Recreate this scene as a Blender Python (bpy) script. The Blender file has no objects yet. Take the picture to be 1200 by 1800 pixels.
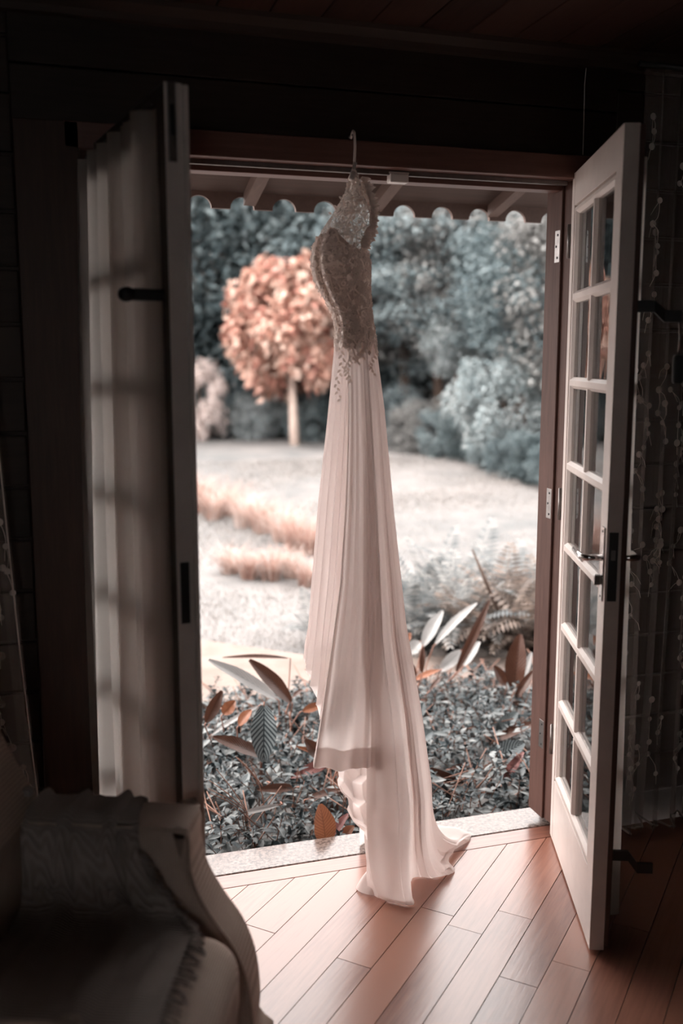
import bpy, bmesh, math, random
import numpy as np
from mathutils import Vector, Matrix, noise

# ------------------------------------------------------------------ camera
scn = bpy.context.scene
col = scn.collection
CAM = Vector((0.0, -2.687, 1.556)); F = 1715.7; PIT = .1549; HEAD = 1.2716
cd = bpy.data.cameras.new('camera'); cam = bpy.data.objects.new('camera', cd); col.objects.link(cam)
cam.location = CAM; cam.rotation_euler = (math.pi/2 - PIT, 0, HEAD - math.pi/2)
cd.sensor_fit = 'AUTO'; cd.sensor_width = 36; cd.lens = F/1800*36
cd.dof.use_dof = True; cd.dof.focus_distance = 2.95; cd.dof.aperture_fstop = 1.5
cd.clip_end = 300
scn.camera = cam
# ------------------------------------------------------------------ light
w = bpy.data.worlds.new('sky'); scn.world = w; w.use_nodes = True
bg = w.node_tree.nodes['Background']; bg.inputs[0].default_value = (1.0, .962, .94, 1); bg.inputs[1].default_value = 8.0
sd = bpy.data.lights.new('sun', 'SUN'); sd.energy = 7.0; sd.angle = math.radians(6); sd.color = (1, .93, .88)
sun = bpy.data.objects.new('sun', sd); col.objects.link(sun)
sun.rotation_euler = Vector((.78, -.30, -1.05)).to_track_quat('-Z', 'Y').to_euler()
vs = scn.view_settings
vs.view_transform = 'Standard'; vs.look = 'None'; vs.exposure = 0.0; vs.gamma = 1.0; vs.use_curve_mapping = False

FWD = Vector((math.cos(HEAD)*math.cos(PIT), math.sin(HEAD)*math.cos(PIT), -math.sin(PIT)))
RGT = Vector((math.sin(HEAD), -math.cos(HEAD), 0)); UPV = RGT.cross(FWD)
def at(px, py, y):
    """point of the plane Y = y that stands at pixel (px, py) of the photograph"""
    d = FWD + RGT*((px-600)/F) - UPV*((py-900)/F)
    return CAM + d*((y-CAM.y)/d.y)
def atz(px, py, z):
    d = FWD + RGT*((px-600)/F) - UPV*((py-900)/F)
    return CAM + d*((z-CAM.z)/d.z)

# ------------------------------------------------------------------ helpers
def link(name, me, mat, parent=None):
    o = bpy.data.objects.new(name, me); col.objects.link(o)
    if mat is not None and not me.materials: me.materials.append(mat)
    if parent is not None: o.parent = parent
    return o
def empty(name, loc=(0, 0, 0), rz=0, parent=None):
    o = bpy.data.objects.new(name, None); col.objects.link(o)
    o.location = loc; o.rotation_euler = (0, 0, rz); o.empty_display_size = .05
    if parent is not None: o.parent = parent
    return o
def tag(o, label=None, cat=None, group=None, kind=None):
    if label: o['label'] = label
    if cat: o['category'] = cat
    if group: o['group'] = group
    if kind: o['kind'] = kind
    return o
def pydata(name, v, f, smooth=False, uv=None):
    me = bpy.data.meshes.new(name); me.from_pydata([tuple(map(float, p)) for p in v], [], f)
    if smooth: me.polygons.foreach_set('use_smooth', [True]*len(me.polygons))
    if uv is not None:
        ul = me.uv_layers.new(name='UVMap')
        li = np.empty(len(me.loops), dtype=np.int32); me.loops.foreach_get('vertex_index', li)
        ul.data.foreach_set('uv', np.asarray(uv, dtype=np.float32)[li].ravel())
    me.update(); return me
def npmesh(name, V, Q, smooth=False, uv=None):
    """V (n,3), Q (m,4) quads, fast"""
    me = bpy.data.meshes.new(name); V = np.asarray(V, dtype=np.float32); Q = np.asarray(Q, dtype=np.int32)
    k = Q.shape[1]
    me.vertices.add(len(V)); me.vertices.foreach_set('co', V.ravel())
    me.loops.add(Q.size); me.loops.foreach_set('vertex_index', Q.ravel())
    me.polygons.add(len(Q)); me.polygons.foreach_set('loop_start', np.arange(0, Q.size, k, dtype=np.int32))
    me.polygons.foreach_set('loop_total', np.full(len(Q), k, dtype=np.int32))
    if smooth: me.polygons.foreach_set('use_smooth', np.ones(len(Q), dtype=bool))
    if uv is not None:
        ul = me.uv_layers.new(name='UVMap'); ul.data.foreach_set('uv', np.asarray(uv, dtype=np.float32)[Q.ravel()].ravel())
    me.update(calc_edges=True); me.validate(); return me
def bm_box(bm, x0, x1, y0, y1, z0, z1, bev=0.0):
    b = bmesh.new()
    bmesh.ops.create_cube(b, size=1.0)
    for v in b.verts: v.co = ((x0+x1)/2+v.co.x*(x1-x0), (y0+y1)/2+v.co.y*(y1-y0), (z0+z1)/2+v.co.z*(z1-z0))
    if bev: bmesh.ops.bevel(b, geom=b.edges[:], offset=bev, segments=2, affect='EDGES', profile=.5)
    me = bpy.data.meshes.new('t'); b.to_mesh(me); b.free(); bm.from_mesh(me); bpy.data.meshes.remove(me)
def boxes(name, lst, mat, parent=None, bev=0.0):
    bm = bmesh.new()
    for b in lst: bm_box(bm, *b, bev=bev)
    me = bpy.data.meshes.new(name); bm.to_mesh(me); bm.free()
    return link(name, me, mat, parent)
def tube_geo(pts, rad, n=8):
    pts = [Vector(p) for p in pts]; V = []; Q = []
    rr = rad if hasattr(rad, '__len__') else [rad]*len(pts)
    up = Vector((0, 0, 1)); prev = None
    for i, p in enumerate(pts):
        t = (pts[min(i+1, len(pts)-1)]-pts[max(i-1, 0)]).normalized()
        if prev is None:
            a = t.cross(up)
            if a.length < .05: a = t.cross(Vector((1, 0, 0)))
        else: a = prev - t*prev.dot(t)
        a.normalize(); prev = a; b = t.cross(a)
        for k in range(n):
            th = 2*math.pi*k/n; V.append(p+(a*math.cos(th)+b*math.sin(th))*rr[i])
    for i in range(len(pts)-1):
        for k in range(n): Q.append((i*n+k, i*n+(k+1) % n, (i+1)*n+(k+1) % n, (i+1)*n+k))
    Q.append(tuple(range(n))[::-1]); Q.append(tuple((len(pts)-1)*n+k for k in range(n)))
    return V, Q
def tube(name, pts, rad, mat, parent=None, n=8):
    V, Q = tube_geo(pts, rad, n); return link(name, pydata(name, V, Q, True), mat, parent)
def tubes(name, lst, mat, parent=None, n=6):
    V = []; Q = []
    for pts, rad in lst:
        v, q = tube_geo(pts, rad, n); o = len(V); V += v; Q += [tuple(i+o for i in f) for f in q]
    return link(name, pydata(name, V, Q, True), mat, parent)
def lerp_tab(tab, x):
    """tab sorted ascending by key"""
    return float(np.interp(x, [t[0] for t in tab], [t[1] for t in tab]))
def cr(pts, u):
    """Catmull-Rom through pts at u in 0..1"""
    n = len(pts)-1; x = min(max(u, 0), 1)*n; i = min(int(x), n-1); t = x-i
    p0, p1, p2, p3 = pts[max(i-1, 0)], pts[i], pts[i+1], pts[min(i+2, n)]
    return .5*((2*p1)+(p2-p0)*t+(2*p0-5*p1+4*p2-p3)*t*t+(3*p1-p0-3*p2+p3)*t**3)
def grid_mesh(name, nu, nv, fn, closed=False, uvf=None):
    V = []; UV = []
    for j in range(nv):
        for i in range(nu):
            u = i/(nu if closed else nu-1); v = j/(nv-1)
            V.append(fn(u, v)); UV.append((u, v))
    Q = []
    for j in range(nv-1):
        for i in range(nu if closed else nu-1):
            i2 = (i+1) % nu
            Q.append((j*nu+i, j*nu+i2, (j+1)*nu+i2, (j+1)*nu+i))
    return npmesh(name, V, Q, True, UV)

# ------------------------------------------------------------------ materials
def new_mat(name):
    m = bpy.data.materials.new(name); m.use_nodes = True; nt = m.node_tree
    return m, nt, nt.nodes['Principled BSDF'], nt.nodes['Material Output']
def ramp(nt, fac, stops):
    r = nt.nodes.new('ShaderNodeValToRGB'); nt.links.new(fac, r.inputs[0])
    while len(r.color_ramp.elements) > 1: r.color_ramp.elements.remove(r.color_ramp.elements[-1])
    for i, (p, c) in enumerate(stops):
        e = r.color_ramp.elements[0] if i == 0 else r.color_ramp.elements.new(p)
        e.position = p; e.color = (*c, 1)
    return r.outputs[0]
def tex(nt, kind='Noise', scale=5, detail=4, rough=.55, coord='Object', mapping=None, **kw):
    tc = nt.nodes.new('ShaderNodeTexCoord'); out = tc.outputs[coord]
    if mapping:
        mp = nt.nodes.new('ShaderNodeMapping'); nt.links.new(out, mp.inputs[0]); mp.inputs['Scale'].default_value = mapping; out = mp.outputs[0]
    n = nt.nodes.new('ShaderNodeTex'+kind); nt.links.new(out, n.inputs['Vector'])
    n.inputs['Scale'].default_value = scale
    if kind == 'Noise': n.inputs['Detail'].default_value = detail; n.inputs['Roughness'].default_value = rough
    return n
def bump(nt, bsdf, h, strength=.3, dist=.01):
    b = nt.nodes.new('ShaderNodeBump'); b.inputs['Strength'].default_value = strength; b.inputs['Distance'].default_value = dist
    nt.links.new(h, b.inputs['Height']); nt.links.new(b.outputs[0], bsdf.inputs['Normal'])
def mixc(nt, fac, a, b, mode='MIX'):
    m = nt.nodes.new('ShaderNodeMix'); m.data_type = 'RGBA'; m.blend_type = mode
    for s, v in ((m.inputs[0], fac), (m.inputs[6], a), (m.inputs[7], b)):
        if hasattr(v, 'is_linked'): nt.links.new(v, s)
        elif isinstance(v, tuple): s.default_value = (*v, 1)
        else: s.default_value = v
    return m.outputs[2]
def math_(nt, op, a, b=None):
    m = nt.nodes.new('ShaderNodeMath'); m.operation = op
    for s, v in ((m.inputs[0], a), (m.inputs[1], b)):
        if v is None: continue
        if hasattr(v, 'is_linked'): nt.links.new(v, s)
        else: s.default_value = v
    return m.outputs[0]
def wood(name, dark, light, axis=0, scale=6, rough=.5, vary=.35, coat=0, spec=.5, gr=None):
    m, nt, b, out = new_mat(name)
    mp = [14, 14, 14]; mp[axis] = 1.0
    n1 = tex(nt, 'Noise', scale, 6, .65, mapping=tuple(mp)); n2 = tex(nt, 'Noise', 2.2, 3, .5)
    oi = nt.nodes.new('ShaderNodeObjectInfo')
    f = math_(nt, 'ADD', math_(nt, 'MULTIPLY', n1.outputs[0], .6), math_(nt, 'MULTIPLY', n2.outputs[0], .4))
    f = math_(nt, 'ADD', f, math_(nt, 'MULTIPLY', math_(nt, 'SUBTRACT', oi.outputs['Random'], .5), vary))
    c = ramp(nt, f, [(.3, dark), (.62, light)])
    nt.links.new(c, b.inputs['Base Color']); b.inputs['Roughness'].default_value = rough
    b.inputs['Specular IOR Level'].default_value = spec
    if coat: b.inputs['Coat Weight'].default_value = coat; b.inputs['Coat Roughness'].default_value = gr or .2
    bump(nt, b, n1.outputs[0], .12, .004)
    return m
def paint(name, c, rough=.45, var=.06, spec=.5):
    m, nt, b, out = new_mat(name); n = tex(nt, 'Noise', 9, 5, .6)
    lo = tuple(x*(1-var) for x in c); hi = tuple(min(1, x*(1+var)) for x in c)
    nt.links.new(ramp(nt, n.outputs[0], [(.35, lo), (.65, hi)]), b.inputs['Base Color']); b.inputs['Roughness'].default_value = rough
    b.inputs['Specular IOR Level'].default_value = spec
    n2 = tex(nt, 'Noise', 60, 3); bump(nt, b, n2.outputs[0], .05, .002); return m
def metal(name, c, rough=.3):
    m, nt, b, out = new_mat(name); b.inputs['Metallic'].default_value = 1; n = tex(nt, 'Noise', 40, 3)
    nt.links.new(ramp(nt, n.outputs[0], [(.3, tuple(x*.75 for x in c)), (.7, c)]), b.inputs['Base Color']); b.inputs['Roughness'].default_value = rough; return m
def cloth(name, c, trans=.4, clear=0.0, scale=900, var=.05, rough=.9, weave=.15):
    """thin cloth: diffuse + translucent (+ open weave)"""
    m, nt, b, out = new_mat(name); nt.nodes.remove(b)
    n = tex(nt, 'Noise', 3.0, 4, .6)
    cc = ramp(nt, n.outputs[0], [(.3, tuple(x*(1-var) for x in c)), (.7, tuple(min(1, x*(1+var)) for x in c))])
    d = nt.nodes.new('ShaderNodeBsdfDiffuse'); t = nt.nodes.new('ShaderNodeBsdfTranslucent'); mx = nt.nodes.new('ShaderNodeMixShader')
    nt.links.new(cc, d.inputs[0]); nt.links.new(cc, t.inputs[0]); mx.inputs[0].default_value = trans
    nt.links.new(d.outputs[0], mx.inputs[1]); nt.links.new(t.outputs[0], mx.inputs[2]); s = mx.outputs[0]
    bp = nt.nodes.new('ShaderNodeBump'); bp.inputs['Strength'].default_value = weave; bp.inputs['Distance'].default_value = .002
    nn = tex(nt, 'Noise', scale*.2, 2); nt.links.new(nn.outputs[0], bp.inputs['Height']); nt.links.new(bp.outputs[0], d.inputs['Normal'])
    if clear:
        tr = nt.nodes.new('ShaderNodeBsdfTransparent'); m2 = nt.nodes.new('ShaderNodeMixShader'); m2.inputs[0].default_value = clear
        nt.links.new(s, m2.inputs[1]); nt.links.new(tr.outputs[0], m2.inputs[2]); s = m2.outputs[0]
    nt.links.new(s, out.inputs[0]); return m
EX = .50
def dim(c, k=None): return tuple(x*(EX if k is None else k) for x in c)
def foliage(name, cols, trans=.35, rough=.5, spec=.3, nscale=.8, rnd=.5):
    m, nt, b, out = new_mat(name)
    g = nt.nodes.new('ShaderNodeNewGeometry'); oi = nt.nodes.new('ShaderNodeObjectInfo'); n = tex(nt, 'Noise', nscale, 3, .6)
    f = math_(nt, 'ADD', math_(nt, 'MULTIPLY', g.outputs['Random Per Island'], rnd), math_(nt, 'MULTIPLY', n.outputs[0], 1-rnd))
    f = math_(nt, 'ADD', f, math_(nt, 'MULTIPLY', math_(nt, 'SUBTRACT', oi.outputs['Random'], .5), .25))
    cols = [dim(q) for q in cols]; k = len(cols); c = ramp(nt, f, [(.2+.6*i/(k-1), q) for i, q in enumerate(cols)])
    nt.links.new(c, b.inputs['Base Color']); b.inputs['Roughness'].default_value = rough; b.inputs['Specular IOR Level'].default_value = spec
    t = nt.nodes.new('ShaderNodeBsdfTranslucent'); nt.links.new(c, t.inputs[0]); mx = nt.nodes.new('ShaderNodeMixShader'); mx.inputs[0].default_value = trans
    nt.links.new(b.outputs[0], mx.inputs[1]); nt.links.new(t.outputs[0], mx.inputs[2]); nt.links.new(mx.outputs[0], out.inputs[0]); return m

M = {}
M['floor'] = wood('floor_wood', (.14, .048, .032), (.31, .135, .092), 0, 5, .28, .45, .0, .75)
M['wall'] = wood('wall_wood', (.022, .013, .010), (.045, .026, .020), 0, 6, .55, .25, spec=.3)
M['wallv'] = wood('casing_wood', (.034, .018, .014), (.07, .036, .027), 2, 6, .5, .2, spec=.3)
M['red'] = wood('jamb_wood', (.060, .028, .021), (.105, .052, .041), 2, 6, .65, .1, spec=.2)
M['redh'] = wood('header_wood', (.10, .04, .03), (.17, .075, .057), 0, 6, .5, .1)
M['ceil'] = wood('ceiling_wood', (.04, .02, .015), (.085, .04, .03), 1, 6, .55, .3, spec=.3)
M['eave'] = wood('eave_wood', (.040, .021, .016), (.075, .042, .032), 0, 4, .8, .1)
M['rafter'] = wood('rafter_wood', (.085, .049, .039), (.13, .078, .062), 1, 4, .7, .1)
M['white'] = paint('door_paint', (.62, .53, .49), .38)
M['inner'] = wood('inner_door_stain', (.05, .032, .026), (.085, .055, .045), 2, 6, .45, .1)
M['chrome'] = metal('chrome', (.72, .70, .69), .22)
M['steel'] = metal('steel', (.25, .225, .215), .42)
M['dark'] = paint('dark_metal', (.02, .019, .019), .4)
M['screw'] = paint('screw_dark', (.012, .011, .011), .5)
M['plastic'] = paint('white_plastic', (.7, .62, .58), .35)

# ------------------------------------------------------------------ room shell
XW0, XW1, YB, ZC = -1.9, 3.0, -4.6, 2.45
fl = tag(boxes('floor', [(XW0, XW1, YB, -.007, -.06, -.021)], M['wall']), 'diagonal reddish brown polished plank floor of the room', 'floor', kind='structure')
# 45 degree planks, pitch .1425 along x - y
def clip(poly, a, b, c):     # keep a*x+b*y<=c
    out = []
    for i in range(len(poly)):
        p, q = poly[i], poly[(i+1) % len(poly)]; dp, dq = a*p[0]+b*p[1]-c, a*q[0]+b*q[1]-c
        if dp <= 0: out.append(p)
        if dp*dq < 0: t = dp/(dp-dq); out.append((p[0]+(q[0]-p[0])*t, p[1]+(q[1]-p[1])*t))
    return out
rng = random.Random(5); R2 = math.sqrt(.5); GAP = .0011
joints = {6: [.458], 8: [.305], 9: [.431], 1: [.197]}
for k in range(-17, 50):
    o0 = .543+.1425*k
    cuts = sorted(joints.get(k, []))
    a = (cuts[0] if cuts else rng.uniform(-1.2, .0) if k > 1 else rng.uniform(-.9, .5))
    if not cuts and -1 <= k <= 10: a = -1.15-rng.random()*.5
    cuts = [a]; t = a
    while t > -4.5: t -= rng.uniform(1.1, 2.0); cuts.insert(0, t)
    t = a
    while t < 3: t += rng.uniform(1.7, 2.3); cuts.append(t)
    for i in range(len(cuts)-1):
        s0, s1 = cuts[i]+GAP, cuts[i+1]-GAP; d0, d1 = o0*R2+GAP, (o0+.1425)*R2-GAP
        P = lambda s, d: ((s+d)*R2, (s-d)*R2)
        poly = [P(s0, d0), P(s0, d1), P(s1, d1), P(s1, d0)]
        for pl in ((-1, 0, -XW0), (1, 0, XW1), (0, -1, -YB), (0, 1, -.0085)):
            poly = clip(poly, *pl)
            if len(poly) < 3: break
        if len(poly) < 3: continue
        cx = sum(p[0] for p in poly)/len(poly); cy = sum(p[1] for p in poly)/len(poly)
        loc = [((x-cx)*R2+(y-cy)*R2, -(x-cx)*R2+(y-cy)*R2) for x, y in poly]; n = len(loc)
        dz = rng.uniform(-.0006, .0004)
        V = [(x, y, 0) for x, y in loc]+[(x, y, -.02) for x, y in loc]
        Fc = [tuple(range(n)), tuple(range(2*n-1, n-1, -1))]+[((j+1) % n, j, j+n, (j+1) % n+n) for j in range(n)]
        ob = link('floor_plank', pydata('floor_plank', V, Fc), M['floor'], fl); ob.location = (cx, cy, dz); ob.rotation_euler = (0, 0, math.pi/4)
for x0, x1 in ((.1, .33), (.332, 1.02), (1.022, 1.60)):
    boxes('border_plank', [(x0, x1, -.006, .066, -.02, .0005)], M['floor'], fl, .001)

# granite threshold
mg, nt, b, out = new_mat('granite')
n1 = tex(nt, 'Noise', 90, 4, .7); n2 = tex(nt, 'Noise', 12, 3)
c = mixc(nt, math_(nt, 'MULTIPLY', n2.outputs[0], .5), ramp(nt, n1.outputs[0], [(.40, (.035, .022, .018)), (.5, (.15, .105, .088)), (.60, (.25, .19, .165))]), (.15, .10, .085))
nt.links.new(c, b.inputs['Base Color']); b.inputs['Roughness'].default_value = .22; bump(nt, b, n1.outputs[0], .04, .002); M['granite'] = mg
tag(boxes('threshold', [(.06, 1.66, .0685, .205, -.12, .002)], mg, bev=.004), 'polished speckled granite door threshold between plank floor and garden bed', 'threshold', kind='structure')

# walls: core + boards
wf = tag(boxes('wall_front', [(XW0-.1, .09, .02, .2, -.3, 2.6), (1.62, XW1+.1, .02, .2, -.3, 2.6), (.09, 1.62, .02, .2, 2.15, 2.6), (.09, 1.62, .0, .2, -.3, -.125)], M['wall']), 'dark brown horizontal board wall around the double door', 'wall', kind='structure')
def siding(parent, x0, x1, z0, z1, y=0.0, h=.1405, th=.018):
    z = z0
    while z < z1-.02:
        zz = min(z+h, z1)
        o = boxes('board', [(-(x1-x0)/2, (x1-x0)/2, -.0, th, .004, zz-z-.004)], M['wall'], parent, .004)
        o.location = ((x0+x1)/2, y, z); z += h
siding(wf, XW0, -.034, .10, 2.42); siding(wf, 1.69, XW1, .10, 2.42)
for z0, z1 in ((2.152, 2.283), (2.287, 2.425)): boxes('board', [(-.034, 1.69, .0, .02, z0, z1)], M['wall'], wf, .003)
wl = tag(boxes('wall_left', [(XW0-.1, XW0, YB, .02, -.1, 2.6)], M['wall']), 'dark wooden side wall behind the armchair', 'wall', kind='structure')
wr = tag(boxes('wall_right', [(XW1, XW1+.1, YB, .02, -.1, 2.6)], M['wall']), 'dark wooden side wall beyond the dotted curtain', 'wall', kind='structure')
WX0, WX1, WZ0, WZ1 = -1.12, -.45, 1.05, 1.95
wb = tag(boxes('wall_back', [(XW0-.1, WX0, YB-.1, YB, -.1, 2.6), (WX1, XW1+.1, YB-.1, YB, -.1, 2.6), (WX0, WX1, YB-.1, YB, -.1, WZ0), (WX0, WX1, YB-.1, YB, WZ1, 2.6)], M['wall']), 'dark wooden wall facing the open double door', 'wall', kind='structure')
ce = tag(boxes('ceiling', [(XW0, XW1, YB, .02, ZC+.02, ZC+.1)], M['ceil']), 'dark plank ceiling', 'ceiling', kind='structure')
for i in range(int((XW1-XW0)/.14)):
    boxes('ceiling_board', [(XW0+i*.14+.002, XW0+(i+1)*.14-.002, YB, 0, ZC, ZC+.018)], M['ceil'], ce, .003)
# crown moulding
def prism(name, prof, x0, x1, mat, parent=None):
    n = len(prof); V = [(x0, y, z) for y, z in prof]+[(x1, y, z) for y, z in prof]
    return link(name, pydata(name, V, [tuple(range(n)), tuple(range(2*n-1, n-1, -1))]+[(j, j+n, (j+1) % n+n, (j+1) % n) for j in range(n)]), mat, parent)
cm = prism('trim_1', [(-.002, 2.40), (-.014, 2.405), (-.02, 2.42), (-.04, 2.438), (-.045, 2.4495), (-.002, 2.4495)], XW0, XW1, M['wall'])
tag(cm, 'dark crown moulding where board wall meets ceiling', 'trim', kind='structure')
# door casing and frame
for nm, lst, m, lb in (('trim_2', [(-.032, .128, -.022, .0, 0.001, 2.15)], M['wallv'], 'dark vertical casing board beside the curtained door'),
                       ('trim_3', [(1.60, 1.69, -.004, .0, 0.001, 2.15)], M['wallv'], 'dark vertical casing board behind the clear paned door')):
    tag(boxes(nm, lst, m, bev=.003), lb, 'trim', kind='structure')
df = tag(empty('door_frame', (.85, .075, 0)), 'reddish brown wooden frame lining the double door opening', 'door frame', kind='structure')
def fbox(name, lst, mat, bev=.003):
    o = boxes(name, [(a-.85, b_-.85, c_-.075, d-.075, e, f) for a, b_, c_, d, e, f in lst], mat, df, bev); return o
fbox('jamb', [(1.556, 1.62, .0, .15, .035, 2.10), (1.548, 1.558, .055, .15, .035, 2.08)], M['red'])
fbox('jamb', [(.09, .154, .0, .15, .035, 2.10), (.152, .164, .055, .15, .035, 2.08)], M['red'])
fbox('head_jamb', [(.09, 1.62, -.022, .15, 2.085, 2.151)], M['redh'])
fbox('weather_strip', [(.165, 1.545, .02, .034, 2.072, 2.086)], M['steel'], .002)
fbox('head_stop', [(.165, 1.545, .055, .11, 2.062, 2.086)], M['redh'], .002)
fbox('door_stop_bead', [(.165, 1.545, .115, .125, 2.070, 2.086)], M['steel'], .001)
ms = tag(empty('alarm_contact', (1.005, .028, 2.052)), 'small white plastic contact box screwed under the door head', 'alarm contact')
boxes('housing', [(-.028, .028, -.016, .016, 0, .024)], M['plastic'], ms, .003); boxes('base_plate', [(-.03, .03, -.012, .012, .024, .029)], M['plastic'], ms, .001)

# ------------------------------------------------------------------ glazed doors
mgl, nt, b, out = new_mat('pane_glass'); nt.nodes.remove(b)
fr = nt.nodes.new('ShaderNodeFresnel'); fr.inputs[0].default_value = 1.52; gl = nt.nodes.new('ShaderNodeBsdfGlossy'); gl.inputs['Roughness'].default_value = .02
tp = nt.nodes.new('ShaderNodeBsdfTransparent'); tp.inputs[0].default_value = (.93, .95, .95, 1); mx = nt.nodes.new('ShaderNodeMixShader')
wv = tex(nt, 'Noise', 7, 2); bpn = nt.nodes.new('ShaderNodeBump'); bpn.inputs['Strength'].default_value = .06; bpn.inputs['Distance'].default_value = .01
nt.links.new(wv.outputs[0], bpn.inputs['Height']); nt.links.new(bpn.outputs[0], gl.inputs['Normal'])
nt.links.new(fr.outputs[0], mx.inputs[0]); nt.links.new(tp.outputs[0], mx.inputs[1]); nt.links.new(gl.outputs[0], mx.inputs[2]); nt.links.new(mx.outputs[0], out.inputs[0]); M['glass'] = mgl

W, H, TH = .6448, 2.10, .038; OX0, OX1, OZ0, OZ1, NR = .052, .566, .215, 1.985, 7
PITCH = (OZ1-OZ0)/NR; MX = .318
def bar(name, p0, p1, wbase, wtop, mat, parent, horizontal):
    """moulded glazing bar through the leaf, chamfered on both faces"""
    prof = [(-wbase/2, .012), (-wtop/2, .002), (wtop/2, .002), (wbase/2, .012), (wbase/2, TH-.012), (wtop/2, TH-.002), (-wtop/2, TH-.002), (-wbase/2, TH-.012)]
    V = []
    for p in (p0, p1):
        for a, y in prof: V.append((p[0], y, p[1]+a) if horizontal else (p[0]+a, y, p[1]))
    n = 8
    return link(name, pydata(name, V, [tuple(range(n)), tuple(range(2*n-1, n-1, -1))]+[(j, j+n, (j+1) % n+n, (j+1) % n) for j in range(n)]), mat, parent)
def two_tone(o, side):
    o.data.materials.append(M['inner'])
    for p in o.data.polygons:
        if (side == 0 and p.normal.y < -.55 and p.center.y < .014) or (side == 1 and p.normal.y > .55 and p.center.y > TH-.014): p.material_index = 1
def leaf(name, loc, rz, label, side):
    d = tag(empty(name, (loc[0], loc[1], .008), rz), label, 'door', kind='structure'); m = M['white']; Hh = H-.008
    boxes('stile', [(0, OX0-.012, 0, TH, 0, Hh)], m, d, .0012); boxes('stile', [(OX1+.012, W, 0, TH, 0, Hh)], m, d, .0012)
    boxes('rail', [(OX0-.011, OX1+.011, .0006, TH-.0006, 0, OZ0-.012)], m, d, .0012); boxes('rail', [(OX0-.011, OX1+.011, .0006, TH-.0006, OZ1+.012, Hh)], m, d, .0012)
    # bevelled beads round the glazed field
    for (p0, p1, hz) in (((OX0-.012, OZ0), (OX1+.012, OZ0), 1), ((OX0-.012, OZ1), (OX1+.012, OZ1), 1), ((OX0, OZ0), (OX0, OZ1), 0), ((OX1, OZ0), (OX1, OZ1), 0)):
        bar('glazing_bead', p0, p1, .026, .010, m, d, hz)
    for r in range(1, NR): bar('muntin', (OX0, OZ0+r*PITCH), (OX1, OZ0+r*PITCH), .034, .016, m, d, 1)
    for r in range(NR): bar('muntin', (MX, OZ0+r*PITCH+.012), (MX, OZ0+(r+1)*PITCH-.012), .030, .014, m, d, 0)
    for r in range(NR):
        for x0, x1 in ((OX0+.006, MX-.008), (MX+.008, OX1-.006)):
            boxes('pane', [(x0, x1, .0175, .0205, OZ0+r*PITCH+.008, OZ0+(r+1)*PITCH-.008)], M['glass'], d)
    for o in d.children:
        if not o.name.startswith('pane'): two_tone(o, side)
    return d
AR, AL = 1.2229, 1.4077; XR, XL = 1.5494, .1596
dr = leaf('door_2', (XR, 0), math.pi+AR, 'white paned door leaf with chrome lever handle, bare glass facing the opening', 1)
dl = leaf('door_1', (XL, 0), -AL, 'white paned door leaf with pale curtain panel and flush bolt on its edge', 0)
# clear door: handle, lock, brackets
pl = boxes('handle_plate', [(.600, .630, -.004, 0, .945, 1.135)], M['chrome'], dr, .0018)
def lever(parent, y0, sgn):
    pts = [(.615, y0, 1.055), (.615, y0+sgn*.03, 1.055), (.612, y0+sgn*.042, 1.055), (.600, y0+sgn*.048, 1.055), (.565, y0+sgn*.048, 1.055), (.500, y0+sgn*.047, 1.055)]
    return tube('lever', pts, [.008, .008, .0085, .0085, .008, .007], M['chrome'], parent, 12)
lever(pl, -.004, -1); boxes('key_cylinder', [(.608, .622, -.022, -.004, .985, 1.012)], M['chrome'], pl, .003)
for z in (.957, 1.123): boxes('screw', [(.612, .618, -.0052, -.004, z-.003, z+.003)], M['screw'], pl)
pl2 = boxes('handle_plate', [(.600, .630, TH, TH+.004, .945, 1.135)], M['chrome'], dr, .0018); lever(pl2, TH+.004, 1)
lk = boxes('lock_face', [(W-.0005, W+.0022, .006, .029, .95, 1.125)], M['dark'], dr, .001); boxes('latch', [(W+.002, W+.006, .012, .022, 1.055, 1.08)], M['steel'], lk, .001)
boxes('astragal', [(W-.02, W+.004, TH-.001, TH+.012, .01, H-.012)], M['wallv'], dr, .002)
def hold_bracket(parent, z, xlen, y0, sgn, m, x0=W-.03):
    """flat iron arm standing out of the leaf face with a drilled lug"""
    pts = [(0, 0), (.055, 0), (.075, .012), (.115, .012)]; V = []; h = .014; t = .004
    for (a, b_) in pts:
        for dx, dz in ((-t, -h), (t, -h), (t, h), (-t, h)): V.append((x0+b_*1.5+dx, y0+sgn*a, z-b_*2.0+dz))
    Q = [(3, 2, 1, 0), (12, 13, 14, 15)]
    for i in range(3):
        for j in range(4): Q.append((i*4+j, i*4+(j+1) % 4, i*4+4+(j+1) % 4, i*4+4+j))
    o = link('bar_bracket', pydata('bar_bracket', V, Q), m, parent)
    c = (x0+.018, y0+sgn*.105, z-.024); V = []; n = 12
    for k in range(n): V.append((c[0]-.0055, c[1]+.006*math.cos(k*2*math.pi/n), c[2]+.006*math.sin(k*2*math.pi/n)))
    link('bolt_hole', pydata('bolt_hole', V, [tuple(range(n))]), M['steel'], o)
    return o
hold_bracket(dr, .255, .1, TH+.004, 1, M['dark']); hold_bracket(dr, 1.675, .1, TH+.004, 1, M['dark'])
# hanging bolt on the upper bracket
hb = tube('hook_rod', [(W-.012, TH+.115, 1.655), (W-.012, TH+.118, 1.60), (W-.012, TH+.117, 1.56)], .003, M['chrome'], dr, 8)
boxes('weight', [(W-.024, W, TH+.105, TH+.129, 1.49, 1.56)], M['dark'], dr, .006)
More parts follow.
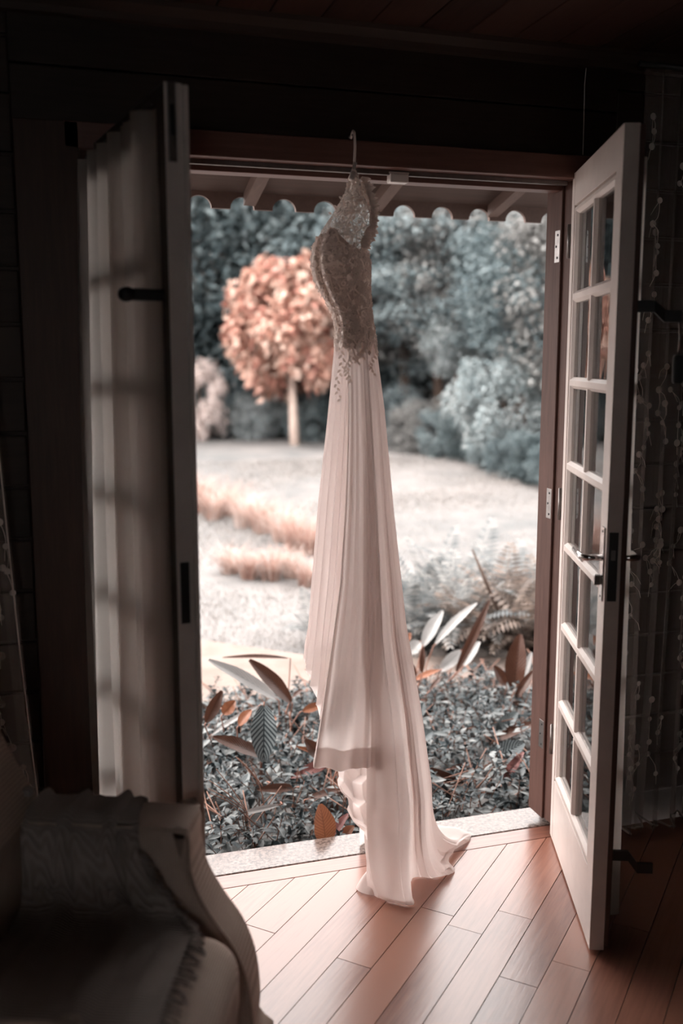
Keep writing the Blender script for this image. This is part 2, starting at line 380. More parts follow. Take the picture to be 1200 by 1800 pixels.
# curtained door: flush bolt, lock, bracket
fb = boxes('flush_bolt', [(W-.0005, W+.002, .006, .024, 1.94, H-.008)], M['steel'], dl, .001); boxes('bolt_lever', [(W+.001, W+.006, .010, .020, 1.99, 2.05)], M['dark'], fb, .002)
boxes('lock_strike', [(W-.0005, W+.0022, .008, .028, .985, 1.12)], M['dark'], dl, .001)
boxes('astragal', [(W-.016, W+.010, TH-.001, TH+.010, .01, H-.012)], M['white'], dl, .002)
bk = boxes('bar_bracket', [(W-.05, W-.03, -.075, .0, 1.668, 1.692)], M['dark'], dl, .004); bk.location = (0, 0, 0)
tube('lug', [(W-.052, -.078, 1.68), (W-.028, -.078, 1.68)], .015, M['dark'], bk, 14)
# hinges
for z in (.325, 1.10, 1.90):
    h = empty('hinge', (0, 0, 0), 0, dr)
    boxes('leaf_plate', [(-.0018, 0.0, .004, .034, z-.048, z+.048)], M['steel'], h, .0006)
    tube('knuckle', [(-.006, -.004, z-.05), (-.006, -.004, z+.05)], .0055, M['steel'], h, 10)
    j = boxes('hinge_plate', [(1.5475-.85, 1.5495-.85, .062-.075, .092-.075, z-.048, z+.048)], M['steel'], df, .0006)
    for k in (-.034, 0, .034): tube('screw', [(1.5466-.85, .077-.075+(.006 if k == 0 else -.002), z+k), (1.5476-.85, .077-.075+(.006 if k == 0 else -.002), z+k)], .0038, M['screw'], j, 8)
for z in (.325, 1.10, 2.02):
    boxes('hinge', [(-.020, -.004, -.006, .004, z-.07, z+.07)], M['steel'], dl, .001)

# unseen window added in the wall behind, gives the room its fill light
wn = tag(empty('fill_window_1', ((WX0+WX1)/2, YB-.05, WZ0)), 'unseen white framed window added for fill light in the wall facing the open double door', 'window', kind='structure')
hw_, hh_ = (WX1-WX0)/2, WZ1-WZ0
for b4 in ((-hw_, -hw_+.05, 0, hh_), (hw_-.05, hw_, 0, hh_), (-.025, .025, .05, hh_-.05)): boxes('frame_post', [(b4[0], b4[1], -.03, .03, b4[2], b4[3])], M['white'], wn, .002)
for z0 in (0, hh_-.05): boxes('frame_rail', [(-hw_+.05, hw_-.05, -.03, .03, z0, z0+.05)], M['white'], wn, .002)
for x0 in (-hw_+.05, .025): boxes('pane', [(x0, x0+hw_-.075, -.003, .003, .05, hh_-.05)], M['glass'], wn)

# ------------------------------------------------------------------ door curtains
M['sheer'] = cloth('door_curtain_cloth', (.97, .87, .82), .88, .05, 700)
def door_curtain(name, parent_obj, y0, sgn, label, x0, x1, z0, z1, seed, xb0=None, splay=.0):
    rg = random.Random(seed); ph = [rg.uniform(0, 6.28) for _ in range(6)]
    xs = sorted([rg.random() for _ in range(17)]); 
    def fn(u, v):
        x = x0+(x1-x0)*u; z = z1+(z0-z1)*v
        if xb0 is not None: x = x+(1-u)*(xb0-x0)*math.sin(v*math.pi*.62)**1
        f = .0
        for k, n_ in enumerate((6, 9.5, 15)): f += math.sin(n_*2*math.pi*u*.9+ph[k]+.5*math.sin(v*2+ph[k+2]))*(.006, .004, .002)[k]
        f = math.copysign(abs(f)**.8, f)*1.6
        return (x+.003*math.sin(v*5+u*30), y0+sgn*(.016+splay*math.sin(v*math.pi*.7)*(1-u)+f*(.6+.4*v)), z)
    me = grid_mesh(name, 150, 40, fn)
    o = link(name, me, M['sheer']); o.matrix_world = parent_obj.matrix_basis; return tag(o, label, 'curtain')
door_curtain('door_curtain', dl, -.006, -1, 'pale gathered curtain panel hung on the room side of the flush bolt door', .015, .605, .03, 2.05, 3, None, .016)
door_curtain('door_curtain', dr, TH+.008, 1, 'pale gathered curtain panel behind the bare glass of the handle door', .03, .585, .06, 2.03, 8, None, .0)
for d, y, x1 in ((dl, -.016, .61), (dr, TH+.016, .60)):
    r = tube('curtain_rod', [(.01, y, 2.055), (x1, y, 2.055)], .005, M['steel'], d, 8)

# ------------------------------------------------------------------ dotted net curtains
M['net'] = cloth('net_cloth', (.56, .49, .46), .45, .64, 500)
M['dot'] = cloth('dot_cloth', (.66, .58, .54), .3, .15, 900)
M['thread'] = cloth('thread_cloth', (.62, .54, .50), .2, .0, 900)
def net_curtain(label, xfun, z0, z1, y, seed, ndots, hem=False, umin=.02):
    rg = random.Random(seed); ph = [rg.uniform(0, 6.28) for _ in range(8)]
    def pos(u, v, off=0.0):
        a, b_ = xfun(v); x = a+(b_-a)*u
        f = .022*math.sin(5.2*2*math.pi*u+ph[0]+.6*math.sin(2*v+ph[1]))+.012*math.sin(9*2*math.pi*u+ph[2]+v)+.005*math.sin(19*2*math.pi*u+ph[3]+3*v)
        return Vector((x+.008*math.sin(7*v+ph[4]+9*u)*v, y-f*(.55+.6*v)-off, z1+(z0-z1)*v))
    root = tag(empty('net_curtain', (sum(xfun(1))/2, y, z0)), label, 'curtain', 'dotted net curtains')
    org = Vector(root.location)
    nt_ = link('net', grid_mesh('net', 140, 60, lambda u, v: pos(u, v)-org), M['net'], root)
    n = 12; V = [(0, 0, 0)]+[(.0105*math.cos(k*2*math.pi/n), -.001+.0006*(k % 2), .0105*math.sin(k*2*math.pi/n)) for k in range(n)]
    V[0] = (0, -.0025, 0); dm = pydata('embroidered_dot', V, [(0, 1+(k+1) % n, 1+k) for k in range(n)], True); dm.materials.append(M['dot'])
    th = []; placed = 0
    while placed < ndots:
        u = rg.uniform(umin, .98); v = rg.uniform(.05, .93); dv = rg.uniform(.016, .03); prev = None
        for k in range(rg.randint(2, 4)):
            uu = min(.99, max(.01, u+rg.uniform(-.05, .05))); vv = v+k*dv
            if vv > .98: break
            p = pos(uu, vv, .0035)-org
            o = link('embroidered_dot', dm, None, nt_); o.location = p; s = rg.uniform(.75, 1.1); o.scale = (s, 1, s); placed += 1
            if prev is not None: th.append(([pos(prev[0]+(uu-prev[0])*t+.012*math.sin(t*3.1), prev[1]+(vv-prev[1])*t, .003)-org for t in (0, .25, .5, .75, 1)], .0011))
            a = rg.uniform(-.05, .05); th.append(([pos(min(.99, max(.01, uu+a*t)), vv+.012*t*t+.004*t, .003)-org for t in (0, .3, .6, 1)], .0009))
            prev = (uu, vv)
    tag(tubes('embroidery_thread', th, M['thread'], nt_, 4), kind='stuff')
    if hem:
        tube('hem_cord', [pos(t/30, .985+.015*abs(math.sin(t/30*math.pi*2.3)), .004)-org for t in range(31)], .0035, M['dot'], root, 6)
        tube('edge_cord', [pos(.985, t/30, .003)-org for t in range(31)], .002, M['thread'], root, 5)
    else: tube('edge_cord', [pos(.985, t/30, .003)-org for t in range(31)], .0024, M['thread'], root, 5)
    return root
net_curtain('dotted net curtain hanging beside the armchair, left of the door casing', lambda v: (-.52, -.145+.135*v**1.3), .02, 2.39, -.10, 11, 170, False, .5)
net_curtain('dotted net curtain with corded hem hanging behind the handle door', lambda v: (1.72, 2.03-.02*v), -.02+.05, 2.39, -.09, 12, 150, True)
tag(tube('curtain_pole', [(-1.6, -.10, 2.40), (-.09, -.10, 2.40)], .008, M['dark']), 'thin dark curtain pole beside the armchair', 'curtain pole')
tag(tube('curtain_pole', [(1.70, -.09, 2.40), (2.9, -.09, 2.40)], .008, M['dark']), 'thin dark curtain pole behind the handle door', 'curtain pole')

# ------------------------------------------------------------------ wedding dress
ORG = Vector((.868, -.07, 0)); ES = Vector((.94915, -.31481, 0)); EN = Vector((-.31481, -.94915, 0))
def L2W(s, q, z): return ORG+ES*s+EN*q+Vector((0, 0, z))
def W2L(p): d = Vector(p)-ORG; return (d.dot(ES), d.dot(EN), d.z)
dress = tag(empty('wedding_dress', (.868, -.07, .002)), 'long ivory wedding dress with lace bodice and flowing train, hung from the door head', 'dress')
DO = Vector(dress.location)
def dl_(s, q, z): return L2W(s, q, max(z, .004))-DO
def chiffon(name, c, trans, clear):
    return cloth(name, c, trans, clear, 1200, .02, weave=.08)
M['chiffon'] = chiffon('chiffon', (.83, .735, .705), .42, .05); M['lining'] = chiffon('lining', (.88, .79, .76), .45, .03)
# lace: tulle ground with raised floral cords
def lace(name, open_, c0, c1):
    m, nt, b, out = new_mat(name)
    v1 = tex(nt, 'Voronoi', 58); nz = tex(nt, 'Noise', 40, 3); v2 = tex(nt, 'Voronoi', 150); v2.feature = 'DISTANCE_TO_EDGE'; v3 = tex(nt, 'Voronoi', 30); v3.feature = 'DISTANCE_TO_EDGE'
    rings = ramp(nt, v1.outputs['Distance'], [(.0, (.8, .8, .8)), (.14, (.05, .05, .05)), (.26, (.9, .9, .9)), (.36, (1, 1, 1)), (.48, (0, 0, 0))]); vein = ramp(nt, v3.outputs['Distance'], [(.0, (1, 1, 1)), (.035, (.8, .8, .8)), (.08, (0, 0, 0))])
    cord = mixc(nt, 1.0, rings, vein, 'LIGHTEN'); fine = ramp(nt, v2.outputs['Distance'], [(.0, (1, 1, 1)), (.12, (0, 0, 0))])
    patch = ramp(nt, nz.outputs[0], [(.55, (0, 0, 0)), (.63, (1, 1, 1))])
    f = mixc(nt, 1.0, mixc(nt, 1.0, cord, patch, 'LIGHTEN'), fine, 'LIGHTEN')
    cf = mixc(nt, 1.0, cord, math_(nt, 'MULTIPLY', nz.outputs[0], .8), 'ADD')
    nt.links.new(mixc(nt, cf, c0, c1), b.inputs['Base Color']); b.inputs['Roughness'].default_value = .85; b.inputs['Specular IOR Level'].default_value = .15
    bump(nt, b, cf, .7, .004)
    t = nt.nodes.new('ShaderNodeBsdfTranslucent'); nt.links.new(mixc(nt, cf, c0, c1), t.inputs[0]); m1 = nt.nodes.new('ShaderNodeMixShader'); m1.inputs[0].default_value = .22
    nt.links.new(b.outputs[0], m1.inputs[1]); nt.links.new(t.outputs[0], m1.inputs[2]); s = m1.outputs[0]
    if open_:
        tr = nt.nodes.new('ShaderNodeBsdfTransparent'); m2 = nt.nodes.new('ShaderNodeMixShader')
        bw = nt.nodes.new('ShaderNodeRGBToBW'); nt.links.new(f, bw.inputs[0])
        nt.links.new(math_(nt, 'MAXIMUM', bw.outputs[0], 1-open_), m2.inputs[0]); nt.links.new(tr.outputs[0], m2.inputs[1]); nt.links.new(s, m2.inputs[2]); s = m2.outputs[0]
    nt.links.new(s, out.inputs[0]); return m
M['lace'] = lace('lace_bodice', 0, (.42, .31, .265), (1.0, .87, .80)); M['yoke'] = lace('lace_yoke', .80, (.62, .52, .47), (.82, .72, .66))  # bodice ground and cords differ more, lit cord edges put into the colour
M['petal'] = cloth('lace_petal', (.86, .73, .665), .25, 0, 900)

ZT = 1.625
TL = [(.42, -.136), (.56, -.128), (.738, -.150), (.925, -.139), (1.158, -.122), (1.385, -.098), (1.606, -.077), (1.66, -.078)]
TR = [(.0, .20), (.266, .205), (.532, .168), (.791, .124), (1.126, .088), (1.417, .062), (1.606, .037), (1.66, .027)]
TB = [(.0, .16), (.42, .15), (.8, .135), (1.2, .105), (1.5, .075), (1.66, .062)]
def ring(z, cphi, sphi, dq=0.0):
    a, b_ = lerp_tab(TL, z), lerp_tab(TR, z); B = lerp_tab(TB, z)
    return (a+b_)/2+(b_-a)/2*cphi, B*sphi
# creases of the near face, normalised across the width (-1 front edge .. 1 back edge) and their push outwards
CRE = [(-1.0, .0), (-.93, .010), (-.86, -.010), (-.77, .012), (-.70, -.008), (-.63, .014), (-.53, -.014), (-.45, .014), (-.33, .034), (-.05, .016), (.21, -.024), (.33, -.002), (.43, .014), (.58, .004), (.74, -.014), (.83, .014), (.91, -.004), (1.0, .004)]
def crease(nm, z):
    a = lerp_tab(CRE, nm); k = min(1, max(0, (1.62-z)/.75)); return a*(.15+.95*k)
def skirt_pt(nm, z, near=1):
    """nm in -1..1 across, near side"""
    sph = math.sqrt(max(0, 1-nm*nm)); s, q = ring(z, nm, near*sph); cq = crease(nm, z)
    rim = 1-min(1, sph*2.2)
    return s+cq*nm*rim*.6, q+near*cq
# front overskirt: one smooth panel between a ridge and the start of the train, hem at shin height
SR = [(.38, -.137), (.44, -.134), (.56, -.118), (.80, -.083), (.95, -.062), (1.17, -.047), (1.37, -.040), (1.62, -.038)]
SB = [(.38, .060), (.42, .0585), (.876, .056), (1.2, .040), (1.62, .012)]
QN = [(.38, .168), (.8, .155), (1.2, .118), (1.5, .078), (1.62, .062)]
def hemA(u): return .428+.006*math.sin(u*9+.5)-.010*u+.012*max(0, 1-u*9)
def fA(u, v):
    hz = hemA(u); z = ZT+(hz-ZT)*v; l, r, q = lerp_tab(SR, z), lerp_tab(SB, z), lerp_tab(QN, z)
    k = min(1, v*1.4); s = l+(r-l)*u
    q += .022*k*math.exp(-(u/.09)**2)-.022*k*(.5+.5*math.tanh((u-.50)/.05))+.014*k*math.exp(-((u-.80)/.05)**2)-.008*k*math.exp(-((u-.92)/.03)**2)+.016*(1-v)*k*(abs(((u*4.3) % 1)*2-1)-.5)
    q += .004*k*math.sin(u*9+z*3)+.003*math.sin(u*23+1)*k*(1-v)
    if u < .05: e = (.05-u)/.05; q -= .030*e*e*k; s += .004*e*e*k
    fl_ = max(0, v-.88)/.12; q += .004*fl_+.004*math.sin(u*21)*fl_**2; s -= .004*fl_**2*(1-u)
    return dl_(s, q, z)
osk = link('overskirt', grid_mesh('overskirt', 150, 110, fA), M['chiffon'], dress)
def fAh(u, v):
    p = fA(.02+.98*u, .953+.049*v); return p+EN*.0018
link('hem_band', grid_mesh('hem_band', 120, 6, fAh), M['chiffon'], osk)
# fine folds left of the ridge, running round to the far side and ending higher
def fB(u, v):
    hz = lerp_tab([(0, .545), (.18, .548), (.26, .575), (.36, .615), (.48, .655), (.58, .682), (.75, .70), (1, .71)], u)+.010*math.sin(u*52)*(1-.4*u)
    z = ZT+(hz-ZT)*v; k = min(1, max(0, (1.62-z)/.8))
    r0, q0 = lerp_tab(SR, z)+.020, lerp_tab(QN, z)-.022; l = lerp_tab(TL, z)-.004*k
    if u < .58:
        t = u/.58; s = r0+(l-r0)*t; q = q0+(0.0-q0)*t**1.8
    else:
        t = (u-.58)/.42; s = l+.10*t**1.5; q = -.11*t**.8*(.4+.6*k)
    saw = ((u*9+.15*math.sin(z*2)) % 1); wv_ = (saw if saw < .72 else (1-saw)*2.57)*.034-.012
    fl_ = max(0, v-.86)/.14; wv_ *= k*(1+.5*fl_)
    return dl_(s-.5*wv_*(1 if u > .3 else .3)-.016*fl_**2*math.sin(min(1, u/.58)*math.pi/2), q+wv_*(1 if u < .62 else -.6), z)
M['thin'] = chiffon('thin_chiffon', (.88, .79, .765), .62, .16)
link('side_fold', grid_mesh('side_fold', 220, 90, fB), M['thin'], dress)
# train: columns from the waist ring down to the floor, then out along it
def wl2(x, y): s, q, _ = W2L((x, y, 0)); return np.array((s, q))
CT = [  # waist angle, (s,q) at z=.30, hem on the floor (world), pooled height
    (70, (.016, .150), wl2(.893, -.205)), (58, (.075, .168), wl2(.928, -.238)), (50, (.128, .170), wl2(.968, -.255)),
    (44, (.138, .125), wl2(.985, -.165)), (36, (.150, .085), wl2(1.03, -.118)), (27, (.168, .105), wl2(1.085, -.135)), (18, (.186, .085), wl2(1.150, -.128)),
    (9, (.192, .045), wl2(1.165, -.055)), (2, (.200, .015), wl2(1.205, -.005)), (-8, (.205, -.005), wl2(1.295, .062)), (-22, (.200, -.05), wl2(1.27, .14)),
    (-50, (.17, -.10), wl2(1.15, .18)), (-90, (.09, -.135), wl2(1.02, .17)), (-140, (.0, -.115), wl2(.93, .12))]
CTA = [np.array((c[0], c[1][0], c[1][1], c[2][0], c[2][1]), dtype=float) for c in CT]
def pleat(u):
    x = (u*15+.35*math.sin(u*17)) % 1
    return (x if x < .7 else (1-x)*2.333)*.020-.006 if u > .12 else (.004*math.sin(u*70))
def fC(u, v):
    k = cr(CTA, u); a = math.radians(k[0]); zk = .30; vt = .74
    if v <= vt:
        t = v/vt; z = ZT+(zk-ZT)*t; s, q = ring(z, math.cos(a), math.sin(a)); nm = math.cos(a)
        if a > 0: q += crease(nm, z)*.5
        b_ = t**1.7
        s0, q0 = ring(zk, math.cos(a), math.sin(a)); s += (k[1]-s0)*b_; q += (k[2]-q0)*b_
        wv_ = pleat(u)*min(1, t*1.2); return dl_(s+math.cos(a)*wv_, q+math.sin(a)*wv_, z)
    t = (v-vt)/(1-vt); p0 = np.array((k[1], k[2])); p3 = k[3:5]
    ext = float(np.linalg.norm(p3-p0)); h1 = .22
    # cubic bezier, straight down then outwards
    zc = [zk, zk-h1, .012, .004]; f1, f2 = .02, .55
    pc = [p0, p0+(p3-p0)*f1, p0+(p3-p0)*f2, p3]
    w_ = [(1-t)**3, 3*t*(1-t)**2, 3*t*t*(1-t), t**3]
    z = sum(a_*b_ for a_, b_ in zip(w_, zc)); p = sum(b_*a_ for a_, b_ in zip(w_, pc))
    wv_ = pleat(u)*(1-.6*t)
    z += .014*abs(math.sin(u*19+2*t))*math.sin(t*math.pi)**2*min(1, ext/.12)+.006*noise.noise(Vector((p[0]*14, p[1]*14, 3)))*t
    if ext > .14: z += .020*max(0, 1-abs(t-.88)/.12)*(.4+.6*abs(math.sin(u*31)))
    return dl_(p[0]+wv_*math.cos(a), p[1]+wv_*math.sin(a), max(z, .004))
trn = link('train', grid_mesh('train', 400, 150, fC), M['chiffon'], dress)
def fCh(u, v): return fC(u*.155, .942+.058*v)+EN*.0018
link('hem_band', grid_mesh('hem_band', 50, 8, fCh), M['chiffon'], trn)
# ruffled lining seen below the overskirt hem
LE = [(.0, .020), (.10, .016), (.19, .008), (.215, -.020), (.255, -.042), (.285, -.040), (.30, -.058), (.345, -.070), (.42, -.066), (.52, -.06)]
def fE(u, v):
    z = .52+(.004-.52)*v; l = lerp_tab(LE, z); r = .085
    s = l+(r-l)*u
    zig = abs(((z*11+u*1.4+.25*math.sin(u*5)) % 1)*2-1)-.5; dia = abs(((u*2.3-z*5.0) % 1)*2-1)-.5
    amp = lerp_tab([(0, .1), (.18, .25), (.24, 1), (.5, 1)], z)
    q = .085+.030*u+.034*zig*amp+.030*dia*amp-.02*(1-u)
    if z < .16: q += (.16-z)*.15
    return dl_(s+.010*zig*amp, q, z)
link('lining', grid_mesh('lining', 90, 120, fE), M['lining'], dress)
# small pooled lobe of lining on the boards
pa, pb = wl2(.845, -.140), wl2(.925, -.125)
def fP(u, v):
    a = u*2*math.pi; r = math.sin(v*math.pi/2)
    c_ = (pa+pb)/2; s = c_[0]+.048*math.cos(a)*r*(1+.08*math.sin(3*a)); q = c_[1]+.050*math.sin(a)*r
    z = .006+.060*(1-r**2.2)*(.85+.15*math.sin(a*2+1))+.006*math.sin(5*a)*r*(1-r)*2
    return dl_(s+.012*(1-r), q, z)
link('pooled_hem', grid_mesh('pooled_hem', 40, 16, fP, True), M['lining'], dress)
# bodice
BL = [(1.60, -.077), (1.645, -.074), (1.692, -.088), (1.73, -.112), (1.776, -.134), (1.822, -.142), (1.86, -.135), (1.905, -.112), (1.93, -.094)]
BR = [(1.58, .042), (1.606, .038), (1.668, .027), (1.745, .021), (1.822, .021), (1.875, .012), (1.905, .004), (1.93, -.005)]
BB = [(1.58, .075), (1.65, .068), (1.75, .088), (1.83, .105), (1.90, .092), (1.93, .07)]
def bod(a, z, grow=0.0):
    l, r, B = lerp_tab(BL, z), lerp_tab(BR, z), lerp_tab(BB, z)
    val = math.exp(-((math.degrees(a)-139)/6)**2)*max(0, min(1, (z-1.60)/.06)) if a >= 0 else 0
    cup = math.exp(-((math.degrees(a)-104)/34)**2)*math.exp(-((z-1.82)/.07)**2)
    seam = math.exp(-((math.degrees(a)-(62+300*(1.8-z)))/7)**2)*.05
    k = 1-.42*val+.26*cup-seam+grow+.16*math.exp(-((math.degrees(a)-124)/8)**2)+.30*math.exp(-((math.degrees(a)-158)/9)**2)*max(0, min(1, (z-1.68)/.06))*0.6*max(0, min(1, (z-1.60)/.06))
    c_, s_ = math.cos(a), math.sin(a); mid, hw = (l+r)/2, (r-l)/2
    kk = k if s_ > .25 else 1-.16*val+grow
    return mid+hw*c_*(1-.20*val+grow), B*s_*kk
def zbt(a):
    d = math.degrees(a) % 360           # top edge of the bodice: cup tops high, dipping at the back
    return 1.845+.055*math.exp(-((d-120)/42)**2)+.05*math.exp(-((d-205)/45)**2)
def zbb(a): 
    d = math.degrees(a) % 360
    return 1.600+.012*math.sin(d*.21)-.022*abs(math.sin(d*.085))
def fBod(u, v):
    a = -math.pi+2*math.pi*u; zt, zb = zbt(a), zbb(a); z = zt+(zb-zt)*v; s, q = bod(a, z, .03 if v > .8 else .01)
    return dl_(s, q, z)
bdc = link('lace_bodice', grid_mesh('lace_bodice', 160, 60, fBod, True), M['lace'], dress)
def seam(name, af, z0, z1, r):
    pts = []
    for i in range(15):
        z = z0+(z1-z0)*i/14; a = math.radians(af(i/14)); s_, q_ = bod(a, z, .022); pts.append(dl_(s_, q_, z))
    tube(name, pts, r, M['petal'], bdc, 6)
seam('cup_seam', lambda t: 112+24*math.sin(min(1, t*2.2)*math.pi/2)-6*t, 1.895, 1.63, .0019)
seam('side_seam', lambda t: 62+26*t, 1.80, 1.60, .0013)
# sheer lace yoke up to the hanger, open keyhole at the back
YL = [(1.86, -.134), (1.905, -.112), (1.958, -.074), (2.018, -.039), (2.05, -.028), (2.075, -.024)]
YR = [(1.845, .010), (1.875, .012), (1.913, .033), (1.958, .031), (2.003, .012), (2.047, -.014), (2.075, -.018)]
YB_ = [(1.85, .10), (1.90, .095), (1.97, .115), (2.03, .07), (2.06, .025), (2.075, .008)]
def fY(a0, a1, zlo):
    def f(u, v):
        a = math.radians(a0+(a1-a0)*u); zt = 2.066-.02*abs(math.sin(a)); zb = zlo(u) if zlo else zbt(a)-.012; z = zb+(zt-zb)*v
        l, r, B = lerp_tab(YL, z), lerp_tab(YR, z), lerp_tab(YB_, z)
        wig = .004*math.sin(v*40)+.003*math.sin(v*93) if (a1 > 300 and u > .97) or (a0 < 60 and u < .03) else 0
        return dl_((l+r)/2+(r-l)/2*math.cos(a)+wig, B*math.sin(a), z)
    return f
yk = link('lace_yoke', grid_mesh('lace_yoke', 110, 44, fY(38, 322, None)), M['yoke'], dress)
# scalloped lace border along the keyhole (near and far edge)
PET = []
def petal(c, n, dirv, L, Wd, lift=.25):
    c = Vector(c); n = Vector(n).normalized(); d = (Vector(dirv)-n*Vector(dirv).dot(n)).normalized(); t = n.cross(d)
    r = [c, c+d*L*.35+t*Wd*.5+n*L*lift*.3, c+d*L*.75+t*Wd*.32+n*L*lift*.6, c+d*L+n*L*lift*.5, c+d*L*.75-t*Wd*.32+n*L*lift*.6, c+d*L*.35-t*Wd*.5+n*L*lift*.3, c+d*L*.5+n*L*lift*.15]
    o = len(PET_V); PET_V.extend(r); PET_F.extend([(o, o+1, o+6), (o+1, o+2, o+6), (o+2, o+3, o+6), (o+3, o+4, o+6), (o+4, o+5, o+6), (o+5, o, o+6)])
PET_V = []; PET_F = []; rg = random.Random(4)
for i in range(760):          # corded flowers over the bodice
    a = math.radians(rg.uniform(-40, 220)); 
    if math.sin(a) < -.3: continue
    z = rg.uniform(1.60, zbt(a)); s, q = bod(a, z, .015); s2, q2 = bod(a, z, .10)
    n = (ES*(s2-s)+EN*(q2-q)); base = rg.uniform(0, 6.28); c0 = dl_(s, q, z)
    if rg.random() < .38:
        for k in range(5): 
            an = base+k*1.257; petal(c0, n, Vector((0, 0, 1))*math.sin(an)+n.cross(Vector((0, 0, 1))).normalized()*math.cos(an), .0095, .006, .35)
    else: petal(c0, n, Vector((0, 0, 1))*math.sin(base)+n.cross(Vector((0, 0, 1))).normalized()*math.cos(base), rg.uniform(.010, .017), .006, .25)
tag(link('lace_flowers', pydata('lace_flowers', PET_V, PET_F, True), M['petal'], bdc), kind='stuff')
PET_V = []; PET_F = []
for e, sg in ((40, 1), (320, -1)):   # border of the keyhole
    for i in range(46):
        z = 1.86+(2.03-1.86)*i/45; a = math.radians(e); l, r, B = lerp_tab(YL, z), lerp_tab(YR, z), lerp_tab(YB_, z)
        c0 = dl_((l+r)/2+(r-l)/2*math.cos(a), B*math.sin(a), z)
        for k in range(3):
            petal(c0+Vector((0, 0, rg.uniform(-.006, .006))), EN*sg+ES*.4, ES*1.0+Vector((0, 0, rg.uniform(-.9, .7)))-EN*sg*rg.uniform(0, .6), rg.uniform(.014, .032), .011, rg.uniform(-.2, .4))
for i in range(60):           # upper shoulder motifs
    z = rg.uniform(1.93, 2.05); a = math.radians(rg.uniform(60, 170)); l, r, B = lerp_tab(YL, z), lerp_tab(YR, z), lerp_tab(YB_, z)
    c0 = dl_((l+r)/2+(r-l)/2*math.cos(a)*1.02, B*math.sin(a)*1.02, z); petal(c0, EN+ES*math.cos(a), Vector((rg.uniform(-1, 1), 0, rg.uniform(-1, 1))), .014, .007)
tag(link('lace_border', pydata('lace_border', PET_V, PET_F, True), M['petal'], yk), kind='stuff')
PET_V = []; PET_F = []
for (s0, z0, nn_, ln) in ((-.035, 1.60, 7, .105), (.028, 1.60, 6, .085), (-.062, 1.59, 5, .15), (.0, 1.60, 4, .04), (-.01, 1.602, 5, .06)):   # sprays trailing onto the skirt
    for i in range(nn_*3):
        t = i/(nn_*3); z = z0-ln*t; l, r = lerp_tab(TL, z), lerp_tab(TR, z); nm = max(-.97, min(.97, (s0+.008*math.sin(t*7)-(l+r)/2)/((r-l)/2)))
        s, q = skirt_pt(nm, z); petal(dl_(s, q+.004, z), EN, Vector((0, 0, -1))+ES*(.8 if i % 2 else -.8), .017*(1-.35*t), .0075, .15)
tag(link('lace_spray', pydata('lace_spray', PET_V, PET_F, True), M['petal'], dress), kind='stuff')
# hanger
M['hanger'] = paint('hanger_satin', (.74, .64, .585), .5)
hg = tag(empty('dress_hanger', tuple(L2W(-.026, .0, 2.06))), 'pale padded hanger with curved hook over the door head trim', 'hanger')
HO = Vector(hg.location)
def hp(s, q, z): return L2W(s, q, z)-HO
tube('hook', [hp(-.033, -.02, 2.150), hp(-.030, -.012, 2.160), hp(-.0265, .0, 2.1645), hp(-.0235, .012, 2.158), hp(-.022, .017, 2.14), hp(-.0215, .012, 2.115), hp(-.023, .004, 2.09), hp(-.024, .0, 2.065)], .0036, M['hanger'], hg, 10)
tube('shoulder_bar', [hp(-.03, -.17, 2.0), hp(-.028, -.10, 2.035), hp(-.024, 0, 2.058), hp(-.028, .10, 2.03), hp(-.03, .105, 2.02)], .008, M['hanger'], hg, 10)
tubes('ribbon_loop', [([hp(-.023, .012, 2.082), hp(-.030, .03, 2.05), hp(-.040, .05, 2.012), hp(-.046, .062, 1.99)], .0028), ([hp(-.018, .012, 2.08), hp(-.024, .03, 2.055), hp(-.034, .05, 2.02), hp(-.04, .06, 1.995)], .0022)], M['hanger'], hg, 8)
nail = tag(tube('wall_hook', [(.8445, -.055, 2.157), (.8445, -.02, 2.157)], .003, M['steel']), 'small steel hook in the door head trim carrying the dress hanger', 'hook')

# ------------------------------------------------------------------ armchair with throw
def knit(name, c0, c1, scale, axis='X', strength=.5):
    m, nt, b, out = new_mat(name); wv_ = tex(nt, 'Wave', scale); wv_.bands_direction = axis; wv_.inputs['Distortion'].default_value = .15
    n = tex(nt, 'Noise', 14, 4); f = math_(nt, 'ADD', math_(nt, 'MULTIPLY', wv_.outputs['Fac'], .45), math_(nt, 'MULTIPLY', n.outputs[0], .55))
    nt.links.new(ramp(nt, f, [(.25, c0), (.75, c1)]), b.inputs['Base Color']); b.inputs['Roughness'].default_value = .95; b.inputs['Specular IOR Level'].default_value = .1
    bump(nt, b, wv_.outputs['Fac'], strength, .004); return m
M['uphol'] = knit('ribbed_upholstery', (.42, .32, .265), (.62, .49, .42), 75, 'X', .35); M['throw'] = knit('knitted_throw', (.27, .225, .205), (.37, .315, .29), 45, 'Y', .8)
M['leg'] = wood('leg_wood', (.05, .02, .014), (.1, .05, .035), 2)
ch = tag(empty('armchair', (.239, -.843, 0), -math.atan2(.382, .924)), 'beige ribbed armchair with curved arm fronts beside the curtained door', 'armchair')
